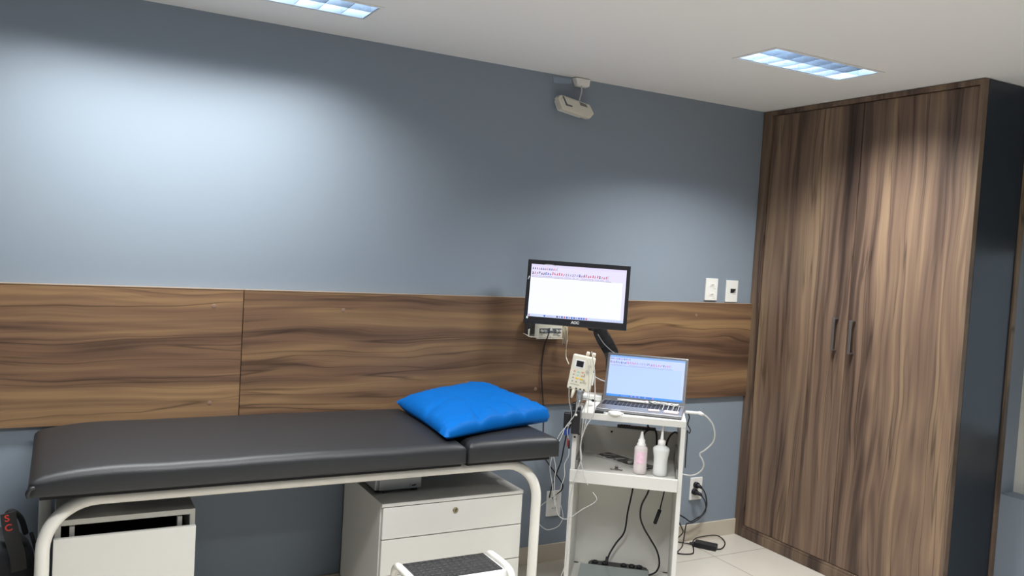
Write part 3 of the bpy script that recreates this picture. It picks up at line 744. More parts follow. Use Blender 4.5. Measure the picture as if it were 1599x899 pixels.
def emis(name, c, s=1.0):
    return mat(name, (.02, .02, .02), .5, emit=lin(c), estr=s)
def screen(parent, M, w, h, bg, bar, title, task, tones, seed, strength, name='screen'):
    """a lit display showing a program window: title bar, two rows of icons, blank page, taskbar."""
    rnd = random.Random(seed); bm = bm_()
    def quad(x0, x1, z0, z1, mi, y):
        vs = [bm.verts.new(M @ Vector(p)) for p in ((x0, y, z0), (x1, y, z0), (x1, y, z1), (x0, y, z1))]
        f = bm.faces.new(vs); f.material_index = mi
    X = lambda a: -w/2+a*w
    Z = lambda a: a*h
    quad(X(0), X(1), Z(0), Z(1), 0, 0)
    quad(X(0), X(1), Z(.75), Z(.955), 1, -.0003)             # toolbar band
    quad(X(0), X(1), Z(.955), Z(1), 2, -.0003)               # title bar
    quad(X(0), X(1), Z(0), Z(.052), 3, -.0003)               # taskbar
    quad(X(.968), X(1), Z(.052), Z(.75), 1, -.0003)          # scrollbar
    quad(X(.012), X(.85), Z(.752), Z(.757), 4, -.0005)
    nI = 34
    for i in range(nI):                                      # lower icon row
        a = .012+i*.0235; k = 4 if (i < 1 or i in (3, 4, 5) or i % 7 == 2) else (5 if 1 <= i < 3 or i > 21 else 6)
        if 8 < i < 15: k = 5
        if 14 < i < 21: k = 7
        zz = .815+rnd.uniform(-.006, .006)
        pa, pb, pc = rnd.uniform(.006, .017), rnd.uniform(0, .007), rnd.uniform(.012, .03)
        quad(X(a), X(a+pa), Z(zz-.006), Z(zz+.012), k, -.0005)
        quad(X(a+pb), X(a+pb+.008), Z(zz+.012), Z(zz+.018+pc), k, -.0005)
        if i % 3 == 0: quad(X(a), X(a+.016), Z(zz+.032), Z(zz+.042), k, -.0005)
        if i % 2: quad(X(a+.008), X(a+.015), Z(zz+.02), Z(zz+.028), k, -.0005)
    quad(X(.812), X(.8145), Z(.80), Z(.87), 4, -.0005)
    for i in range(12):                                      # upper icon row
        a = .012+i*.022; k = (4, 6, 5, 7)[i % 4]
        quad(X(a), X(a+.014), Z(.900), Z(.912), k, -.0005); quad(X(a+.003), X(a+.011), Z(.912), Z(.938), k, -.0005)
    quad(X(.275), X(.277), Z(.893), Z(.945), 4, -.0005)
    for i in range(46):                                      # menu text as dashes
        a = .015+i*.018
        if rnd.random() < .75: quad(X(a), X(a+.011+rnd.random()*.005), Z(.772), Z(.781), 7, -.0005)
    for i, k in enumerate((6, 4, 7, 6, 5, 6, 7, 6, 6, 7, 6, 6, 6, 5)):   # taskbar icons
        a = .17+.008*(i > 0)+i*.0255+(.10 if i > 0 else 0); r = .0075
        quad(X(a), X(a+.017), Z(.010), Z(.042), k, -.0005)
    quad(X(.20), X(.27), Z(.02), Z(.027), 7, -.0005)
    for i in range(5): quad(X(.84+i*.028), X(.858+i*.028), Z(.018), Z(.024), 7, -.0005)
    quad(X(.01), X(.022), Z(.012), Z(.036), 5 if seed == 1 else 6, -.0005)
    ms = [emis(f'{name}_{seed}_{i}', c, strength) for i, c in enumerate((bg, bar, title, task, *tones))]
    return obj(name, bm, ms, parent, recalc=False)
screen(lid, LM @ Matrix.Translation((0, -.0016, .020)), .352, .196, (178, 203, 248), (190, 206, 250), (128, 174, 248), (30, 140, 235),
       [(90, 95, 160), (200, 120, 190), (45, 90, 190), (150, 150, 215)], 2, 1.0)

# ------------------------------------------------------------------ monitor on an arm
MY, MT = R(-35.6), R(8.55)
t = thing('monitor', 'black flat-screen monitor on a swing arm behind the laptop, white page on screen', 'monitor', (-1.365, -.291, 1.21), MY)
MM = Matrix.Translation((0, 0, .150)) @ Matrix.Rotation(-MT, 4, 'X') @ Matrix.Rotation(R(.6), 4, 'Y')
bz = mat('monitor_bezel_black', (.016, .016, .020), .28, bump=.03, bscale=300)
w, h = .235, .147
bm = bm_()
box(bm, -w, -w+.017, -.004, .022, -h, h, .002, 2, MM); box(bm, w-.017, w, -.004, .022, -h, h, .002, 2, MM)
box(bm, -w+.015, w-.015, -.004, .022, h-.020, h, .002, 2, MM); box(bm, -w+.015, w-.015, -.004, .022, -h, -h+.032, .002, 2, MM)
obj('bezel', bm, bz, t)
bm = bm_(); box(bm, -w+.004, w-.004, .002, .030, -h+.004, h-.004, .006, 2, MM); box(bm, -.12, .12, .028, .055, -.09, .09, .012, 2, MM)
obj('back_shell', bm, black_plastic, t)
screen(t, MM @ Matrix.Translation((0, .0012, -h+.032)), 2*(w-.017), 2*h-.052, (238, 242, 253), (224, 219, 246), (222, 214, 246), (200, 212, 250),
       [(80, 70, 105), (200, 80, 110), (40, 80, 175), (150, 148, 185)], 1, 1.0)
text('logo', 'AOC', .0165, mat('logo_silver', (.65, .65, .65), .4), t, MM @ Matrix.Translation((.002, -.0046, -h+.017)) @ FRONT, bold=.0009)
bm = bm_(); box(bm, -w+.012, -w+.021, -.0052, -.0038, -h+.021, -h+.031, 0, 1, MM); obj('sticker', bm, white_plastic, t)
bm = bm_(); tube(bm, [MM @ Vector(p) for p in ((-w+.070, -.0045, h-.022), (-w+.095, -.005, h-.018), (-w+.13, -.0045, h-.0225))], .0012, 6)
tm_ = mat('pale_tape', (.5, .49, .48), .5); obj('tape_mark', bm, tm_, t)
bm = bm_(); tube(bm, [MM @ Vector(p) for p in ((-w+.006, -.005, h-.093), (-w+.012, -.0055, h-.078))], .003, 6)
obj('tape_mark', bm, mat('pale_tape', (.5, .49, .48), .5), t)
# arm: world-space links from the monitor back down behind the laptop lid to a desk clamp
ar = mat('arm_black', (.014, .014, .018), .4)
def flat_link(bm, pts, wd, th):
    P = [Vector(p) for p in pts]; rings = []
    side = Vector((math.cos(TH), math.sin(TH), 0))
    for i, p in enumerate(P):
        d = (P[min(i+1, len(P)-1)]-P[max(i-1, 0)]).normalized(); s = (side-d*side.dot(d)).normalized(); q = d.cross(s)
        rings.append([bm.verts.new(p+s*a*wd+q*b_*th) for a, b_ in ((-1, -1), (1, -1), (1, 1), (-1, 1))])
    for i in range(len(rings)-1):
        for j in range(4): bm.faces.new((rings[i][j], rings[i][(j+1) % 4], rings[i+1][(j+1) % 4], rings[i+1][j]))
    bm.faces.new(rings[0]); bm.faces.new(rings[-1])
bm = bm_()
flat_link(bm, [cw(-.208, .335, 1.300), cw(-.200, .350, 1.235), cw(-.185, .37, 1.175), cw(-.165, .385, 1.135)], .032, .014)
flat_link(bm, [cw(-.172, .395, 1.150), cw(-.150, .40, 1.115), cw(-.132, .40, 1.085), cw(-.118, .39, 1.05), cw(-.110, .38, .93)], .034, .016)
tube(bm, [cw(-.235, .30, 1.200), cw(-.205, .33, 1.192)], .012, 10, smooth=False)
tube(bm, [cw(-.095, .375, .95), cw(-.095, .375, .856)], .017, 14, smooth=False)
box(bm, -.035, .035, -.03, .03, .8555, .868, .002, 2, Matrix.Translation(cw(-.095, .362, 0)) @ Matrix.Rotation(TH, 4, 'Z'))
arm = obj('support_arm', bm, ar, t, world=True)
bm = bm_(); tube(bm, [cw(-.195, .325, 1.17), cw(-.165, .355, 1.125), cw(-.125, .365, 1.09), cw(-.09, .365, 1.065), cw(-.08, .36, .98)], .0022, 6)
obj('arm_cable', bm, mat('grey_cable', (.30, .30, .31), .5), arm, origin=None).data.transform(WORLD[t].inverted())

# ------------------------------------------------------------------ things on the trolley top
t = thing('white_adapter_block', 'small white block at the rear left corner of the trolley top', 'block', cw(-.20, .34, .8555), TH)
bm = bm_(); box(bm, -.047, .045, -.045, .05, 0, .026, .004); obj('casing', bm, white_plastic, t)
t = thing('tape_roll', 'flat white round lid on the front edge of the trolley top', 'lid', cw(-.082, .010, .8555), TH)
bm = bm_(); lathe(bm, [(.0285, 0), (.029, .003), (.029, .010), (.026, .012), (.022, .0105), (.0001, .0105)], n=28); obj('lid_body', bm, white_plastic, t)
bm = bm_(); box(bm, .018, .038, -.006, .006, .002, .010, .002); obj('pull_tab', bm, white_plastic, t)
t = thing('usb_receiver', 'small black block at the front left of the laptop', 'dongle', cw(-.150, .006, .8555), TH)
bm = bm_(); box(bm, -.022, .020, -.006, .006, 0, .010, .002); obj('casing', bm, black_plastic, t)
bm = bm_(); box(bm, .020, .029, -.004, .004, .002, .008, .0008); obj('connector', bm, steel, t)
pink = mat('pale_pink_packet', (.80, .62, .62), .5, vary=.06, vscale=60)
LPZ = .8555+.0190
Lr = Matrix.Translation((0, 0, 0))
def lw(x, y): # laptop local -> world
    c = cw(.029, .15, 0); return (c[0]+x*math.cos(LY)-y*math.sin(LY), c[1]+x*math.sin(LY)+y*math.cos(LY))
for (x, y, rz, w_, d_, lab) in ((.062, -.058, 8, .024, .017, 'small pale pink packet near the middle of the laptop palm rest'), (.138, -.060, -4, .031, .026, 'larger pale pink packet at the right of the laptop palm rest')):
    wx, wy = lw(x, y)
    t = thing('electrode_packet', lab, 'packet', (wx, wy, .8555+.0175), LY+R(rz), 'pink packets on the laptop')
    bm = bm_(); box(bm, -w_, w_, -d_, d_, 0, .004, .0015); obj('packet', bm, pink, t)
    bm = bm_(); box(bm, -w_*.7, w_*.7, -d_*.15, d_*.35, .004, .0046); obj('printed_label', bm, white_plastic, t)
# slim white stick lying along the hinge
p = [(*lw(-.118, .089), .8555+.0245), (*lw(.012, .089), .8555+.0245)]
t = thing('white_probe', 'slim white stick lying along the laptop hinge', 'probe', p[0], LY)
bm = bm_(); tube(bm, p, .0062, 10, smooth=False); obj('rod', bm, white_plastic, t, world=True)
bm = bm_(); q = lw(.018, .087); lathe(bm, [(.004, 0), (.0085, .002), (.0085, .011), (.004, .014)], (*q, .8555+.0185), 14); obj('end_cap', bm, white_plastic, t, world=True)
# bundle of white electrode leads on the keyboard
random.seed(3)
t = thing('electrode_lead_bundle', 'tangled bundle of white electrode leads on the right of the laptop keyboard', 'leads', (*lw(.09, .08), .8755), LY)
bm = bm_()
for k in range(7):
    pts = [(*lw(.035+.018*i+random.uniform(-.004, .004), .083+random.uniform(-.010, .010)), .8555+.022+random.uniform(0, .011)) for i in range(8)]
    tube(bm, pts, .0022, 6, k=4)
obj('coil', bm, white_lead, t, world=True)
for x in (.098, .120, .143, .166):
    bm = bm_(); tube(bm, [(*lw(x, .075), .8555+.027), (*lw(x, .055), .8555+.026), (*lw(x-.001, .010), .8555+.0215), (*lw(x-.002, -.028), .8555+.0195)], .0014, 6)
    obj('lead', bm, white_lead, t, world=True)

# ------------------------------------------------------------------ tray things
clear = mat('translucent_white_bottle', (.86, .87, .86), .35, trans=.18, ior=1.3)
cap_w = mat('bottle_cap_white', (.85, .84, .82), .4)
pk = mat('pink_fluid_bottle', (.84, .76, .76), .3, trans=.18, ior=1.3)
pk2 = mat('pink_print', (.82, .58, .69), .45, vary=.1, vscale=90)
t = thing('gel_bottle', 'pink-labelled clear squeeze bottle with a pointed white nozzle on the tray', 'bottle', cw(.042, .040, .6005))
bm = bm_(); lathe(bm, [(.024, 0), (.0285, .003), (.0288, .02), (.0283, .07), (.0288, .108), (.027, .116), (.019, .123), (.013, .125), (.013, .128)]); obj('bottle_body', bm, pk, t)
bm = bm_(); lathe(bm, [(.018, .122), (.0195, .125), (.0195, .131), (.0155, .134), (.0150, .150), (.010, .153), (.0095, .158), (.0045, .183), (.002, .186), (.0001, .186)], n=20); obj('nozzle_cap', bm, cap_w, t)
bm = bm_()
rr = .0291; a0, a1 = R(190), R(272); k = 12
for i in range(k):
    a, b_ = a0+(a1-a0)*i/k, a0+(a1-a0)*(i+1)/k
    bm.faces.new([bm.verts.new((rr*math.cos(q)*1.0, rr*math.sin(q), z)) for q, z in ((a, .048), (b_, .048), (b_, .100), (a, .100))])
obj('pink_label', bm, pk2, t)
t = thing('spout_bottle', 'waisted translucent wash bottle with a long thin spout on the tray', 'bottle', cw(.129, .042, .6005))
bm = bm_(); lathe(bm, [(.026, 0), (.0305, .003), (.031, .02), (.0295, .05), (.0305, .08), (.035, .105), (.0365, .113), (.034, .121), (.020, .130), (.0155, .133), (.0155, .136)]); obj('bottle_body', bm, clear, t)
bm = bm_(); lathe(bm, [(.0165, .131), (.0165, .152), (.012, .156), (.0075, .158), (.0055, .185), (.0035, .228), (.0001, .2285)], n=20); obj('spout_cap', bm, cap_w, t)
bm = bm_(); lathe(bm, [(.0285, .0045), (.029, .02), (.0276, .046), (.0278, .050), (.0001, .050)]); obj('liquid', bm, mat('clear_gel', (.85, .87, .88), .2, trans=.7, ior=1.33), t)
# glossy leaflet
t = thing('glossy_leaflet', 'dark glossy leaflet with pale swirl print lying behind the bottles', 'leaflet', cw(-.02, .21, .6005), TH+R(-40))
gm = bpy.data.materials.new('dark_swirl_print'); gm.use_nodes = True
N = gm.node_tree.nodes; L = gm.node_tree.links; b = N['Principled BSDF']; tc = N.new('ShaderNodeTexCoord'); mpn = N.new('ShaderNodeMapping'); mpn.inputs['Location'].default_value = (.075, -.006, 0)
L.new(tc.outputs['Object'], mpn.inputs['Vector'])
wv_ = N.new('ShaderNodeTexNoise'); wv_.inputs['Scale'].default_value = 15; wv_.inputs['Distortion'].default_value = 2.2; wv_.inputs['Detail'].default_value = 1
L.new(mpn.outputs['Vector'], wv_.inputs['Vector'])
rp = N.new('ShaderNodeValToRGB'); e = rp.color_ramp.elements
e[0].position = .50; e[0].color = (.012, .012, .014, 1); e[1].position = .66; e[1].color = (.45, .43, .43, 1)
L.new(wv_.outputs['Fac'], rp.inputs['Fac']); L.new(rp.outputs['Color'], b.inputs['Base Color']); b.inputs['Roughness'].default_value = .2
bm = bm_(); box(bm, -.15, .15, -.043, .043, .006, .009, .001, 1); obj('cover', bm, gm, t)
bm = bm_(); box(bm, -.148, .150, -.0435, .042, 0, .006, .001, 1); obj('pages', bm, mat('paper_edge', (.45, .44, .43), .6), t)
# little chrome clip
t = thing('metal_clip', 'tiny chrome clip standing near the tray front', 'clip', cw(-.060, .050, .6005), TH)
bm = bm_(); lathe(bm, [(.007, .003), (.008, .008), (.0065, .016), (.003, .023), (.0001, .024)], n=16, sy=.7); clipm = mat('dull_chrome', (.22, .20, .20), .25, metal=1); obj('clip_body', bm, clipm, t)
for s in (-1, 1):
    bm = bm_(); tube(bm, [(s*.006, 0, .006), (s*.014, 0, .004), (s*.022, -.002, .0035), (s*.027, -.002, .0055)], .0028, 8); obj('clip_arm', bm, clipm, t)

# cable hub on the back panel's top edge
t = thing('cable_hub', 'long thin black bar lying along the top of the trolley back panel', 'bar', cw(.012, .364, .728), TH)
bm = bm_(); box(bm, -.088, .095, -.016, .016, 0, .012, .003); obj('casing', bm, black_plastic, t)
bm = bm_()
for k in range(4): box(bm, -.07+k*.012, -.062+k*.012, -.008, .008, .0118, .015, .001, 1)
obj('buttons', bm, black_rubber, t)
# power strip in the bottom
t = thing('power_strip', 'black power strip standing at the back of the trolley bottom', 'power strip', cw(-.030, .305, .0565), TH)
bm = bm_(); prism(bm, [(-.142, 0), (-.140, .016), (-.125, .026), (.10, .026), (.135, .018), (.148, .004), (.148, 0)], -.028, .028, .002); obj('casing', bm, black_plastic, t)
for x in (-.108, -.062, .028, .066, .102):
    bm = bm_(); lathe(bm, [(.014, .025), (.015, .027), (.014, .033), (.010, .0345), (.008, .030), (.0001, .029)], (x, 0, 0), 16); obj('socket', bm, black_rubber, t)
t2 = t
t = thing('glass_slab', 'flat grey glass-topped slab on the trolley bottom in front of the power strip', 'slab', cw(-.052, .125, .0565), TH)
bm = bm_(); box(bm, -.150, .165, -.13, .13, 0, .024, .003); obj('casing', bm, mat('slab_grey', (.24, .26, .27), .45), t)
bm = bm_(); box(bm, -.152, .167, -.132, .140, .024, .030, .0015); obj('glass_top', bm, mat('grey_green_glass', (.26, .30, .30), .12, spec=.7), t)

# ------------------------------------------------------------------ amplifier on the trolley corner
RO = R(7.5)
t = thing('signal_amplifier', 'cream handheld amplifier box with a small dark screen, held above the trolley corner', 'amplifier', cw(-.246, -.03, .955), TH)
AM = Matrix.Rotation(RO, 4, 'Y') @ Matrix.Rotation(R(-4), 4, 'X')
bm = bm_(); box(bm, -.049, .049, -.014, .022, 0, .152, .006, 3, AM); obj('casing', bm, ivory, t)
bm = bm_(); box(bm, .030, .046, -.0152, -.012, .022, .143, .002, 2, AM); obj('side_strip', bm, mat('paler_cream', (.78, .73, .58), .4), t)
bm = bm_(); box(bm, -.034, .008, -.0150, -.012, .096, .132, .001, 1, AM); obj('screen_frame', bm, mat('screen_surround', (.80, .80, .82), .4), t)
bm = bm_(); box(bm, -.028, .003, -.0157, -.0148, .101, .127, 0, 1, AM); obj('display', bm, mat('dark_display', (.025, .025, .03), .15), t)
cols = {'o': mat('orange_key', (.70, .35, .20), .5), 'g': mat('green_key', (.35, .60, .48), .5), 'y': mat('yellow_key', (.85, .55, .05), .5), 'k': mat('grey_key', (.35, .33, .28), .5)}
for i, (x, z, c) in enumerate(((-.030, .080, 'o'), (-.012, .080, 'g'), (.006, .080, 'o'), (-.031, .066, 'k'), (-.012, .066, 'g'), (.006, .065, 'o'), (-.031, .052, 'k'), (-.014, .051, 'y'), (.005, .050, 'y'), (-.031, .036, 'k'), (-.014, .035, 'k'), (.006, .036, 'k'))):
    bm = bm_(); wd = .0035 if c == 'k' else .0045
    if c == 'y': wd = .007
    box(bm, x-wd, x+wd, -.0162, -.0138, z-.003, z+.003, .0008, 1, AM); obj('button', bm, cols[c], t)
bm = bm_(); box(bm, -.040, .002, -.0146, -.0138, .021, .0245, 0, 1, AM); obj('printed_strip', bm, mat('grey_print', (.40, .38, .33), .6), t)
for x, z in ((.030, .112), (.024, .088), (.018, .044)):
    bm = bm_(); tube(bm, [AM @ Vector((x, -.013, z)), AM @ Vector((x, -.020, z))], .0068, 14, smooth=False); obj('socket_knob', bm, mat('knob_grey_cream', (.50, .48, .40), .4), t)
bm = bm_(); box(bm, .0145, .0165, -.0150, -.0138, .060, .074, 0, 1, AM); obj('indicator_slot', bm, black_hole, t)
for x in (-.034, -.008, .010, .026):
    bm = bm_(); box(bm, x-.004, x+.004, -.0148, -.0138, .004, .010, 0, 1, AM); obj('jack_hole', bm, black_hole, t)
for x, zz in ((.010, .172), (.036, .172)):
    bm = bm_(); tube(bm, [AM @ Vector((x, .004, .150)), AM @ Vector((x+.001, .003, .160))], .0055, 12, smooth=False)
    tube(bm, [AM @ Vector((x+.001, .003, .158)), AM @ Vector((x+.003, .002, zz))], .0085, 12, smooth=False, r2=.0068); obj('top_plug', bm, ivory, t)
bm = bm_(); tube(bm, [AM @ Vector((-.017, -.004, .002)), AM @ Vector((-.019, -.006, -.020)), AM @ Vector((-.021, -.008, -.038))], .009, 12, smooth=False, r2=.0045); obj('bottom_plug', bm, ivory, t)
bm = bm_(); box(bm, .040, .058, .024, .034, .030, .085, .002, 2, AM); box(bm, .030, .042, .0215, .030, .03, .085, .002, 2, AM); obj('mount_plate', bm, white_plastic, t)
# holder
t = thing('equipment_clamp', 'black clamp with a chrome stem on the left upright of the trolley', 'clamp', cw(-.245, -.02, .765), TH)
bm = bm_(); box(bm, -.019, .017, -.032, -.004, 0, .105, .004); box(bm, -.020, -.004, -.026, .012, .098, .135, .003); box(bm, .004, .019, -.020, .010, .098, .118, .003)
obj('clamp_body', bm, black_plastic, t)
bm = bm_(); box(bm, -.056, -.024, .0, .022, .015, .085, .004); box(bm, -.026, -.016, -.008, .016, .03, .06, .002); obj('side_block', bm, black_plastic, t)
bm = bm_(); lathe(bm, [(.0001, -.0345), (.0045, -.034), (.0055, -.032), (.0055, -.031)], (-.001, 0, .085), 14, 'y'); obj('screw_head', bm, white_plastic, t)
bm = bm_(); tube(bm, [(.006, -.012, .10), (.008, -.012, .155), (.010, .010, .192), (.020, .020, .215)], .004, 10); tube(bm, [(.001, -.014, .10), (.0, -.014, .150)], .0022, 8); obj('stem', bm, steel, t)
bm = bm_(); box(bm, -.050, -.028, -.004, .014, -.014, .015, .002); obj('blue_plug', bm, mat('blue_connector', (.015, .05, .28), .4), t)
bm = bm_(); tube(bm, [(-.026, -.006, -.035), (-.024, -.006, -.070)], .0045, 8, smooth=False); obj('black_sleeve', bm, black_rubber, t)
bm = bm_(); tube(bm, [(-.032, -.010, -.025), (-.031, -.010, -.060)], .003, 8, smooth=False); obj('red_sleeve', bm, mat('red_sleeve', (.35, .02, .02), .5), t)
t = thing('clear_jar', 'small clear plastic jar hanging under the amplifier', 'jar', cw(-.236, -.035, .906))
jm = mat('clear_jar_plastic', (.60, .64, .66), .12, trans=.75, ior=1.4)
bm = bm_(); lathe(bm, [(.0115, 0), (.0135, .002), (.0140, .010), (.0138, .040), (.012, .045)], n=18); obj('jar_body', bm, jm, t)
bm = bm_(); lathe(bm, [(.0125, .043), (.0125, .050), (.004, .052)], n=18); obj('jar_lid', bm, mat('blue_grey_lid', (.30, .36, .40), .4), t)

# ------------------------------------------------------------------ wall instrument below the monitor
t = thing('wall_instrument', 'cream instrument with knobs on a wire bracket, on the wall board under the monitor', 'instrument', (-1.37, -.06, 1.134))
x0, x1 = -1.443, -1.307
bm = bm_(); box(bm, x0, x1, -.098, -.024, 1.136, 1.236, .004); obj('casing', bm, ivory, t, world=True)
bm = bm_(); box(bm, x0+.006, x1-.008, -.1000, -.0975, 1.160, 1.183, .0005, 1); obj('dark_band', bm, mat('band_grey', (.12, .13, .14), .4), t, world=True)
for x in (x0+.016, x0+.033, x1-.037, x1-.020):
    bm = bm_(); lathe(bm, [(.0065, -.0995), (.0062, -.112), (.0045, -.1135), (.0001, -.1135)], (x, 0, 1.171), 16, 'y'); obj('knob', bm, mat('grey_knob', (.55, .54, .50), .4), t, world=True)
bm = bm_(); prism(bm, [(-1.385, 1.172), (-1.372, 1.188), (-1.364, 1.172)], -.1005, -.0985); obj('dial_mark', bm, white_plastic, t, world=True)
bm = bm_(); box(bm, x1-.024, x1-.012, -.0995, -.0975, 1.146, 1.149); obj('slot', bm, black_hole, t, world=True)
bm = bm_(); lathe(bm, [(.0001, -.101), (.0035, -.1005), (.0035, -.097)], (-1.375, 0, 1.144), 12, 'y'); obj('indicator', bm, steel, t, world=True)
bm = bm_(); box(bm, x0-.032, x0-.002, -.066, -.021, 1.150, 1.23, .003); obj('side_module', bm, mat('dark_brown_plastic', (.05, .045, .045), .5), t, world=True)
bm = bm_()
tube(bm, [(-1.498, -.10, 1.178), (-1.497, -.10, 1.147), (-1.490, -.10, 1.1445), (-1.443, -.10, 1.139)], .0022, 8, k=3)
tube(bm, [(-1.478, -.075, 1.178), (-1.477, -.075, 1.142), (-1.443, -.06, 1.136)], .0022, 8, k=3)
tube(bm, [(-1.497, -.10, 1.147), (-1.480, -.022, 1.150)], .002, 8, smooth=False)
tube(bm, [(-1.45, -.095, 1.1335), (-1.30, -.095, 1.1335), (-1.296, -.022, 1.136)], .0022, 8, smooth=False)
obj('wire_bracket', bm, mat('cream_wire', (.70, .66, .56), .4), t, world=True)
random.seed(5)
bm = bm_()
for k in range(4):
    c = Vector((-1.281+.004*k, -.062-.006*k, 1.148)); pts = []
    for i in range(9):
        a = 2*math.pi*i/8+.4*k; pts.append(c+Vector((.008*math.cos(a), .012*math.cos(a), .040*math.sin(a)+random.uniform(-.003, .003))))
    tube(bm, pts, .0024, 6, k=4)
tube(bm, [(-1.307, -.06, 1.19), (-1.285, -.07, 1.192), (-1.275, -.072, 1.17)], .0024, 6)
o = obj('cable_coil', bm, mat('cream_cable', (.62, .57, .45), .5), None, world=True, origin=(-1.28, -.06, 1.11)); tag(o, 'coil of cream cable hanging at the right of the wall instrument', 'cable')

# ------------------------------------------------------------------ wireless unit hanging near the ceiling
t = thing('ceiling_wall_box', 'small white junction box where the wall meets the ceiling, cable coming out', 'junction box', (-1.238, -.02, 2.37))
bm = bm_(); prism(bm, [(-1.284, 2.396), (-1.196, 2.396), (-1.201, 2.361), (-1.268, 2.361)], -.036, -.0008, .002); obj('casing', bm, white_plastic, t, world=True)
bm = bm_(); prism(bm, [(-1.274, 2.361), (-1.206, 2.361), (-1.209, 2.357), (-1.266, 2.357)], -.030, -.006); obj('lower_lip', bm, white_plastic, t, world=True)
bm = bm_(); prism(bm, [(-1.39, 2.386), (-1.284, 2.392), (-1.284, 2.370), (-1.32, 2.364), (-1.385, 2.358)], -.0022, -.0004)
o = obj('paint_patch', bm, mat('patched_plaster', (.30, .37, .46), .7), None, world=True, origin=(-1.33, -.001, 2.375)); tag(o, 'pale plaster patch on the blue wall left of the junction box', 'patch')
t = thing('wireless_router', 'white slanted router hanging by a cable high on the blue wall', 'router', (-1.29, -.05, 2.205))
ol = [(-1.396, 2.278), (-1.384, 2.291), (-1.366, 2.292), (-1.215, 2.268), (-1.187, 2.228), (-1.209, 2.202), (-1.369, 2.227)]
bm = bm_(); prism(bm, ol, -.072, -.032, .004); obj('casing', bm, mat('aged_white_plastic', (.66, .62, .53), .45), t, world=True)
cx, cz = -1.290, 2.248
bm = bm_(); prism(bm, [(cx+(x-cx)*.86, cz+(z-cz)*.80) for x, z in ol], -.0775, -.070, .003); obj('front_cover', bm, mat('aged_white_plastic_cover', (.62, .59, .51), .45), t, world=True)
bm = bm_(); prism(bm, [(cx+(x-cx)*.8, cz+(z-cz)*.8) for x, z in ol], -.033, -.0008); obj('wall_plate', bm, white_plastic, t, world=True)
bm = bm_(); prism(bm, [(-1.377, 2.287), (-1.369, 2.286), (-1.347, 2.253), (-1.318, 2.249), (-1.318, 2.242), (-1.354, 2.246)], -.0785, -.0765); obj('slot', bm, mat('grey_slot', (.10, .11, .12), .5), t, world=True)
bm = bm_(); prism(bm, [(-1.281, 2.272), (-1.242, 2.265), (-1.231, 2.251), (-1.274, 2.257)], -.0785, -.0765); obj('label_window', bm, mat('grey_window', (.16, .16, .15), .4), t, world=True)
bm = bm_(); prism(bm, [(-1.330, 2.236), (-1.314, 2.235), (-1.314, 2.229), (-1.327, 2.230)], -.0745, -.0705); obj('port', bm, mat('grey_slot', (.1, .1, .1), .5), t, world=True)

# ------------------------------------------------------------------ switch plates and outlets
plate_m = mat('plate_white', (.80, .80, .77), .35)
mark = mat('plate_mark_grey', (.30, .30, .29), .5)
def plate(name, x0, x1, z0, z1, label, cat, kind):
    t = thing(name, label, cat, ((x0+x1)/2, -.006, (z0+z1)/2))
    bm = bm_(); box(bm, x0, x1, -.010, -.0006, z0, z1, .0025); obj('cover_plate', bm, plate_m, t, world=True)
    cx = (x0+x1)/2; cz = (z0+z1)/2
    if kind == 'switch':
        for dz in (.022, -.030):
            bm = bm_(); box(bm, cx-.016, cx+.018, -.0125, -.0095, cz+dz-.006, cz+dz+.014, .001); k = obj('switch_key', bm, plate_m, t, world=True)
            bm = bm_(); prism(bm, [(cx-.011, cz+dz-.001), (cx+.013, cz+dz+.001), (cx+.010, cz+dz+.006), (cx-.004, cz+dz+.004)], -.0130, -.0122); obj('symbol', bm, mark, k).data.transform(WORLD[t].inverted())
            bm = bm_(); box(bm, cx+.010, cx+.028, -.0106, -.0098, cz+dz-.018, cz+dz-.0165); obj('printed_line', bm, mark, t, world=True)
    elif kind == 'data':
        bm = bm_(); box(bm, cx-.012, cx+.026, -.0108, -.0095, cz-.010, cz+.014); obj('port', bm, black_hole, t, world=True)
        bm = bm_(); prism(bm, [(cx+.026, cz+.010), (cx+.026, cz-.010), (cx+.010, cz-.010)], -.0116, -.0106); obj('shutter', bm, mark, t, world=True)
        bm = bm_(); box(bm, cx+.006, cx+.030, -.0106, -.0098, cz-.0175, cz-.016); obj('printed_line', bm, mark, t, world=True)
    else:
        for dz in (.022, -.022):
            bm = bm_(); prism(bm, [(cx-.020, cz+dz), (cx-.011, cz+dz+.012), (cx+.011, cz+dz+.012), (cx+.020, cz+dz), (cx+.011, cz+dz-.012), (cx-.011, cz+dz-.012)], -.0114, -.0095, .0008); s = obj('socket', bm, plate_m, t, world=True)
            bm = bm_()
            for dx in (-.009, 0, .009): lathe(bm, [(.0022, -.0117), (.0022, -.0112)], (cx+dx, 0, cz+dz-(.002 if dx == 0 else 0)), 10, 'y')
            obj('pin_holes', bm, black_hole, s).data.transform(WORLD[t].inverted())
plate('light_switch', -.347, -.261, 1.334, 1.455, 'white double light switch plate, left of two plates above the wall board', 'switch', 'switch')
plate('data_socket', -.198, -.112, 1.328, 1.449, 'white data socket plate with a dark port, nearest the wardrobe', 'socket', 'data')
plate('wall_outlet', -.357, -.272, .226, .351, 'white wall outlet with two black plugs, right of the trolley', 'outlet', 'outlet')
plate('wall_outlet', -1.280, -1.197, .230, .358, 'white wall outlet between the couch leg and the trolley', 'outlet', 'outlet')

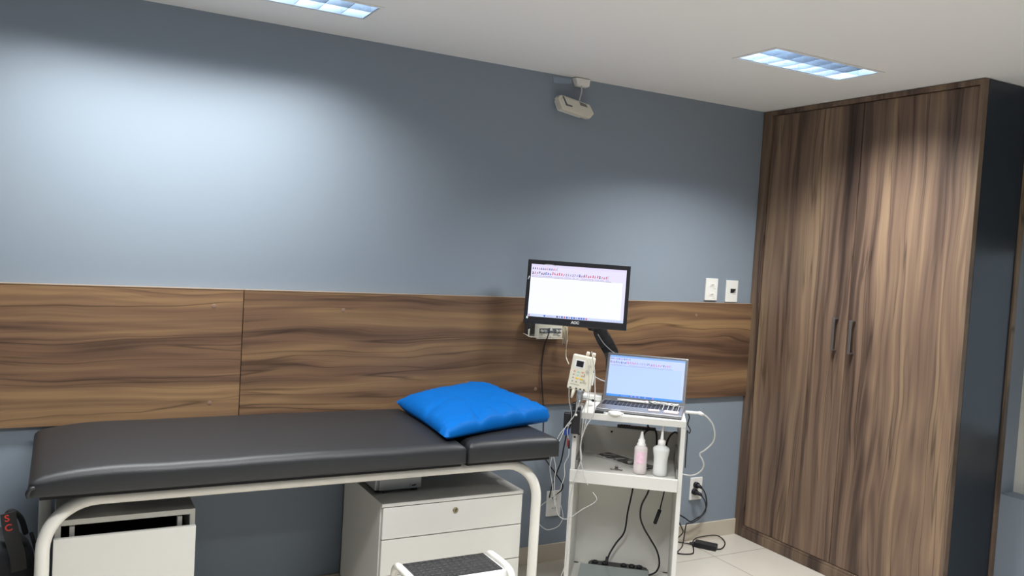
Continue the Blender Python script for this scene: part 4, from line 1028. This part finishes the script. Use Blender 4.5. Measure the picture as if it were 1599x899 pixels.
# ------------------------------------------------------------------ cables
dark_cab = black_rubber
def cable(key, r, m, label, cat='cable', n=8, group=None, name='cable'):
    pts = C[key]; o0 = pts[len(pts)//2]
    bm = bm_(); tube(bm, pts, r, n)
    o = obj(name, bm, m, None, world=True, origin=o0)
    return tag(o, label, cat, group)
cable('lead_a', .0019, white_lead, 'white lead falling from the amplifier corner and looping in front of the left outlet', name='electrode_lead')
cable('lead_b', .0019, white_lead, 'white lead swinging left of the clamp and ending in a curl across the trolley opening', name='electrode_lead')
cable('lead_c', .0019, white_lead, 'white lead bowing furthest left beside the end of the couch cushion', name='electrode_lead')
cable('lead_d', .0022, white_lead, 'long white lead from the amplifier top down the whole left upright of the trolley', name='electrode_lead')
cable('lead_e', .0018, white_lead, 'white lead hanging over the trolley tray front', name='electrode_lead')
cable('lead_f', .0016, white_lead, 'short white lead hanging inside the trolley beside the left rail', name='electrode_lead')
cable('amp_cord', .0026, mat('cream_cable', (.6, .55, .45), .5), 'cream cord from the wall instrument to the amplifier')
cable('amp_cord2', .0024, white_lead, 'white cord running from the amplifier to behind the laptop')
cable('wall_black', .0032, dark_cab, 'black cord from the wall instrument down behind the pillow to the left outlet')
bmx = bm_(); 
cable('holder_black', .0032, dark_cab, 'black cord from the clamp on the trolley down to the left outlet')
o = cable('usb_white', .0034, white_lead, 'thick white cable curving out at the right of the laptop')
bm = bm_(); p0, p1 = Vector(cw(.225, .105, .877)), Vector(C['usb_white'][0]); tube(bm, [p0, p0.lerp(p1, .5), p1], .0065, 10, smooth=False)
d = (Vector(C['usb_white'][1])-p1); tube(bm, [p1-d*.2, p1+d*.7], .0085, 10, smooth=False, r2=.006)
obj('connector', bm, white_plastic, o).data.transform(WORLD[o].inverted())
cable('black_side', .0028, dark_cab, 'thin black cable hanging down the right side of the trolley')
for key, lab in (('plug_cord_a', 'black power cord from the upper plug of the right outlet'), ('plug_cord_b', 'black power cord from the lower plug of the right outlet, looping over the floor')):
    o = cable(key, .0038 if key[-1] == 'a' else .0033, dark_cab, lab, 'cord', name='power_cable')
    p = Vector(C[key][0]); bm = bm_()
    tube(bm, [(p.x-.012, -.0112, p.z+.006), (p.x-.012, -.030, p.z+.006)], .0165, 14, smooth=False)
    tube(bm, [(p.x-.014, -.030, p.z+.006), (p.x-.006, p.y-.002, p.z+.003), (p.x+.008, p.y, p.z-.008)], .013, 12, r2=.006)
    obj('plug', bm, black_rubber, o).data.transform(WORLD[o].inverted())
o = cable('brick_cord', .0034, dark_cab, 'short black cord from behind the trolley to the floor adapter', 'cord', name='power_cable')
cable('stray_cord', .003, dark_cab, 'short black cord bending behind the right side of the trolley near the floor', 'cord', name='power_cable')
t = thing('power_adapter', 'black power adapter brick lying on the floor tiles right of the trolley', 'adapter', (-.333, -.136, 0), math.atan2(-.09, .064))
bm = bm_(); box(bm, -.060, .060, -.026, .026, .0005, .030, .004, 3); obj('casing', bm, black_plastic, t)
bm = bm_(); tube(bm, [(-.060, 0, .012), (-.088, .002, .009)], .009, 10, smooth=False, r2=.005); obj('strain_relief', bm, black_rubber, t)
o = cable('strip_cord', .0042, dark_cab, 'black power cord from under the tray to the power strip', 'cord', name='power_cable')
bm = bm_(); p = Vector(C['strip_cord'][-1]); tube(bm, [p+Vector((.003, 0, .040)), p+Vector((.001, 0, .012)), p-Vector((0, 0, .004))], .0062, 12, smooth=False, r2=.0115); obj('plug', bm, black_rubber, o).data.transform(WORLD[o].inverted())
cable('loop_cord', .0042, dark_cab, 'black power cord bowing out at the middle of the trolley opening', 'cord', name='power_cable')
o = cable('jack_cord', .0032, dark_cab, 'black cord with a loose end dangling below the tray', 'cord', name='power_cable')
bm = bm_(); tube(bm, C['jack_body'], .0085, 10, smooth=False); obj('connector_sleeve', bm, black_rubber, o).data.transform(WORLD[o].inverted())
bm = bm_(); tube(bm, C['jack_tip'], .003, 8, smooth=False); obj('connector_tip', bm, steel, o).data.transform(WORLD[o].inverted())
cable('tray_a', .0042, dark_cab, 'black cable dropping from the hub behind the two bottles', 'cord', name='power_cable')
cable('tray_b', .0042, dark_cab, 'black cable curving down behind the pink bottle nozzle', 'cord', name='power_cable')
cable('tray_c', .0042, dark_cab, 'black cable arching at the right end of the trolley back panel', 'cord', name='power_cable')
o = cable('plug_usb', .0016, dark_cab, 'thin black lead with a plug from the clamp to the left edge of the laptop')
bm = bm_(); a, b_ = Vector(C['plug_usb'][1]), Vector(C['plug_usb'][2]); tube(bm, [b_, b_+(b_-a)*.42], .0055, 10, smooth=False); obj('plug', bm, black_plastic, o).data.transform(WORLD[o].inverted())
cable('router_cord', .0034, white_lead, 'white cable from the junction box down to the router')

# ------------------------------------------------------------------ light and camera
wld = bpy.data.worlds.new('World'); sc.world = wld; wld.use_nodes = True
bg = wld.node_tree.nodes['Background']; bg.inputs['Color'].default_value = (.75, .88, 1, 1); bg.inputs['Strength'].default_value = WORLD_STR

F, YAW, PIT, ROL = 1294.0, .501239, -.046369, .059441
fwd = Vector((math.sin(YAW)*math.cos(PIT), math.cos(YAW)*math.cos(PIT), math.sin(PIT)))
rt = fwd.cross(Vector((0, 0, 1))).normalized(); upv = rt.cross(fwd)
c, s = math.cos(ROL), math.sin(ROL)
r2_, u2_ = rt*c+upv*s, rt*-s+upv*c
cd = bpy.data.cameras.new('camera'); cam = bpy.data.objects.new('camera', cd); col.objects.link(cam)
M = Matrix((r2_, u2_, -fwd)).transposed().to_4x4(); M.translation = (-3.4442, -3.4659, 1.5479)
cam.matrix_world = M
cd.sensor_width = 36; cd.lens = F/1599*36; cd.clip_start = .02
sc.camera = cam
sc.view_settings.view_transform = 'Standard'; sc.view_settings.look = 'None'
sc.view_settings.gamma = 1; sc.view_settings.use_curve_mapping = False
sc.view_settings.exposure = EXPO
sc.cycles.max_bounces = 10; sc.cycles.diffuse_bounces = 6; sc.cycles.glossy_bounces = 5; sc.cycles.transmission_bounces = 6
sc.cycles.use_denoising = True
sc.cycles.caustics_reflective = True; sc.cycles.caustics_refractive = False
sc.cycles.sample_clamp_indirect = 6
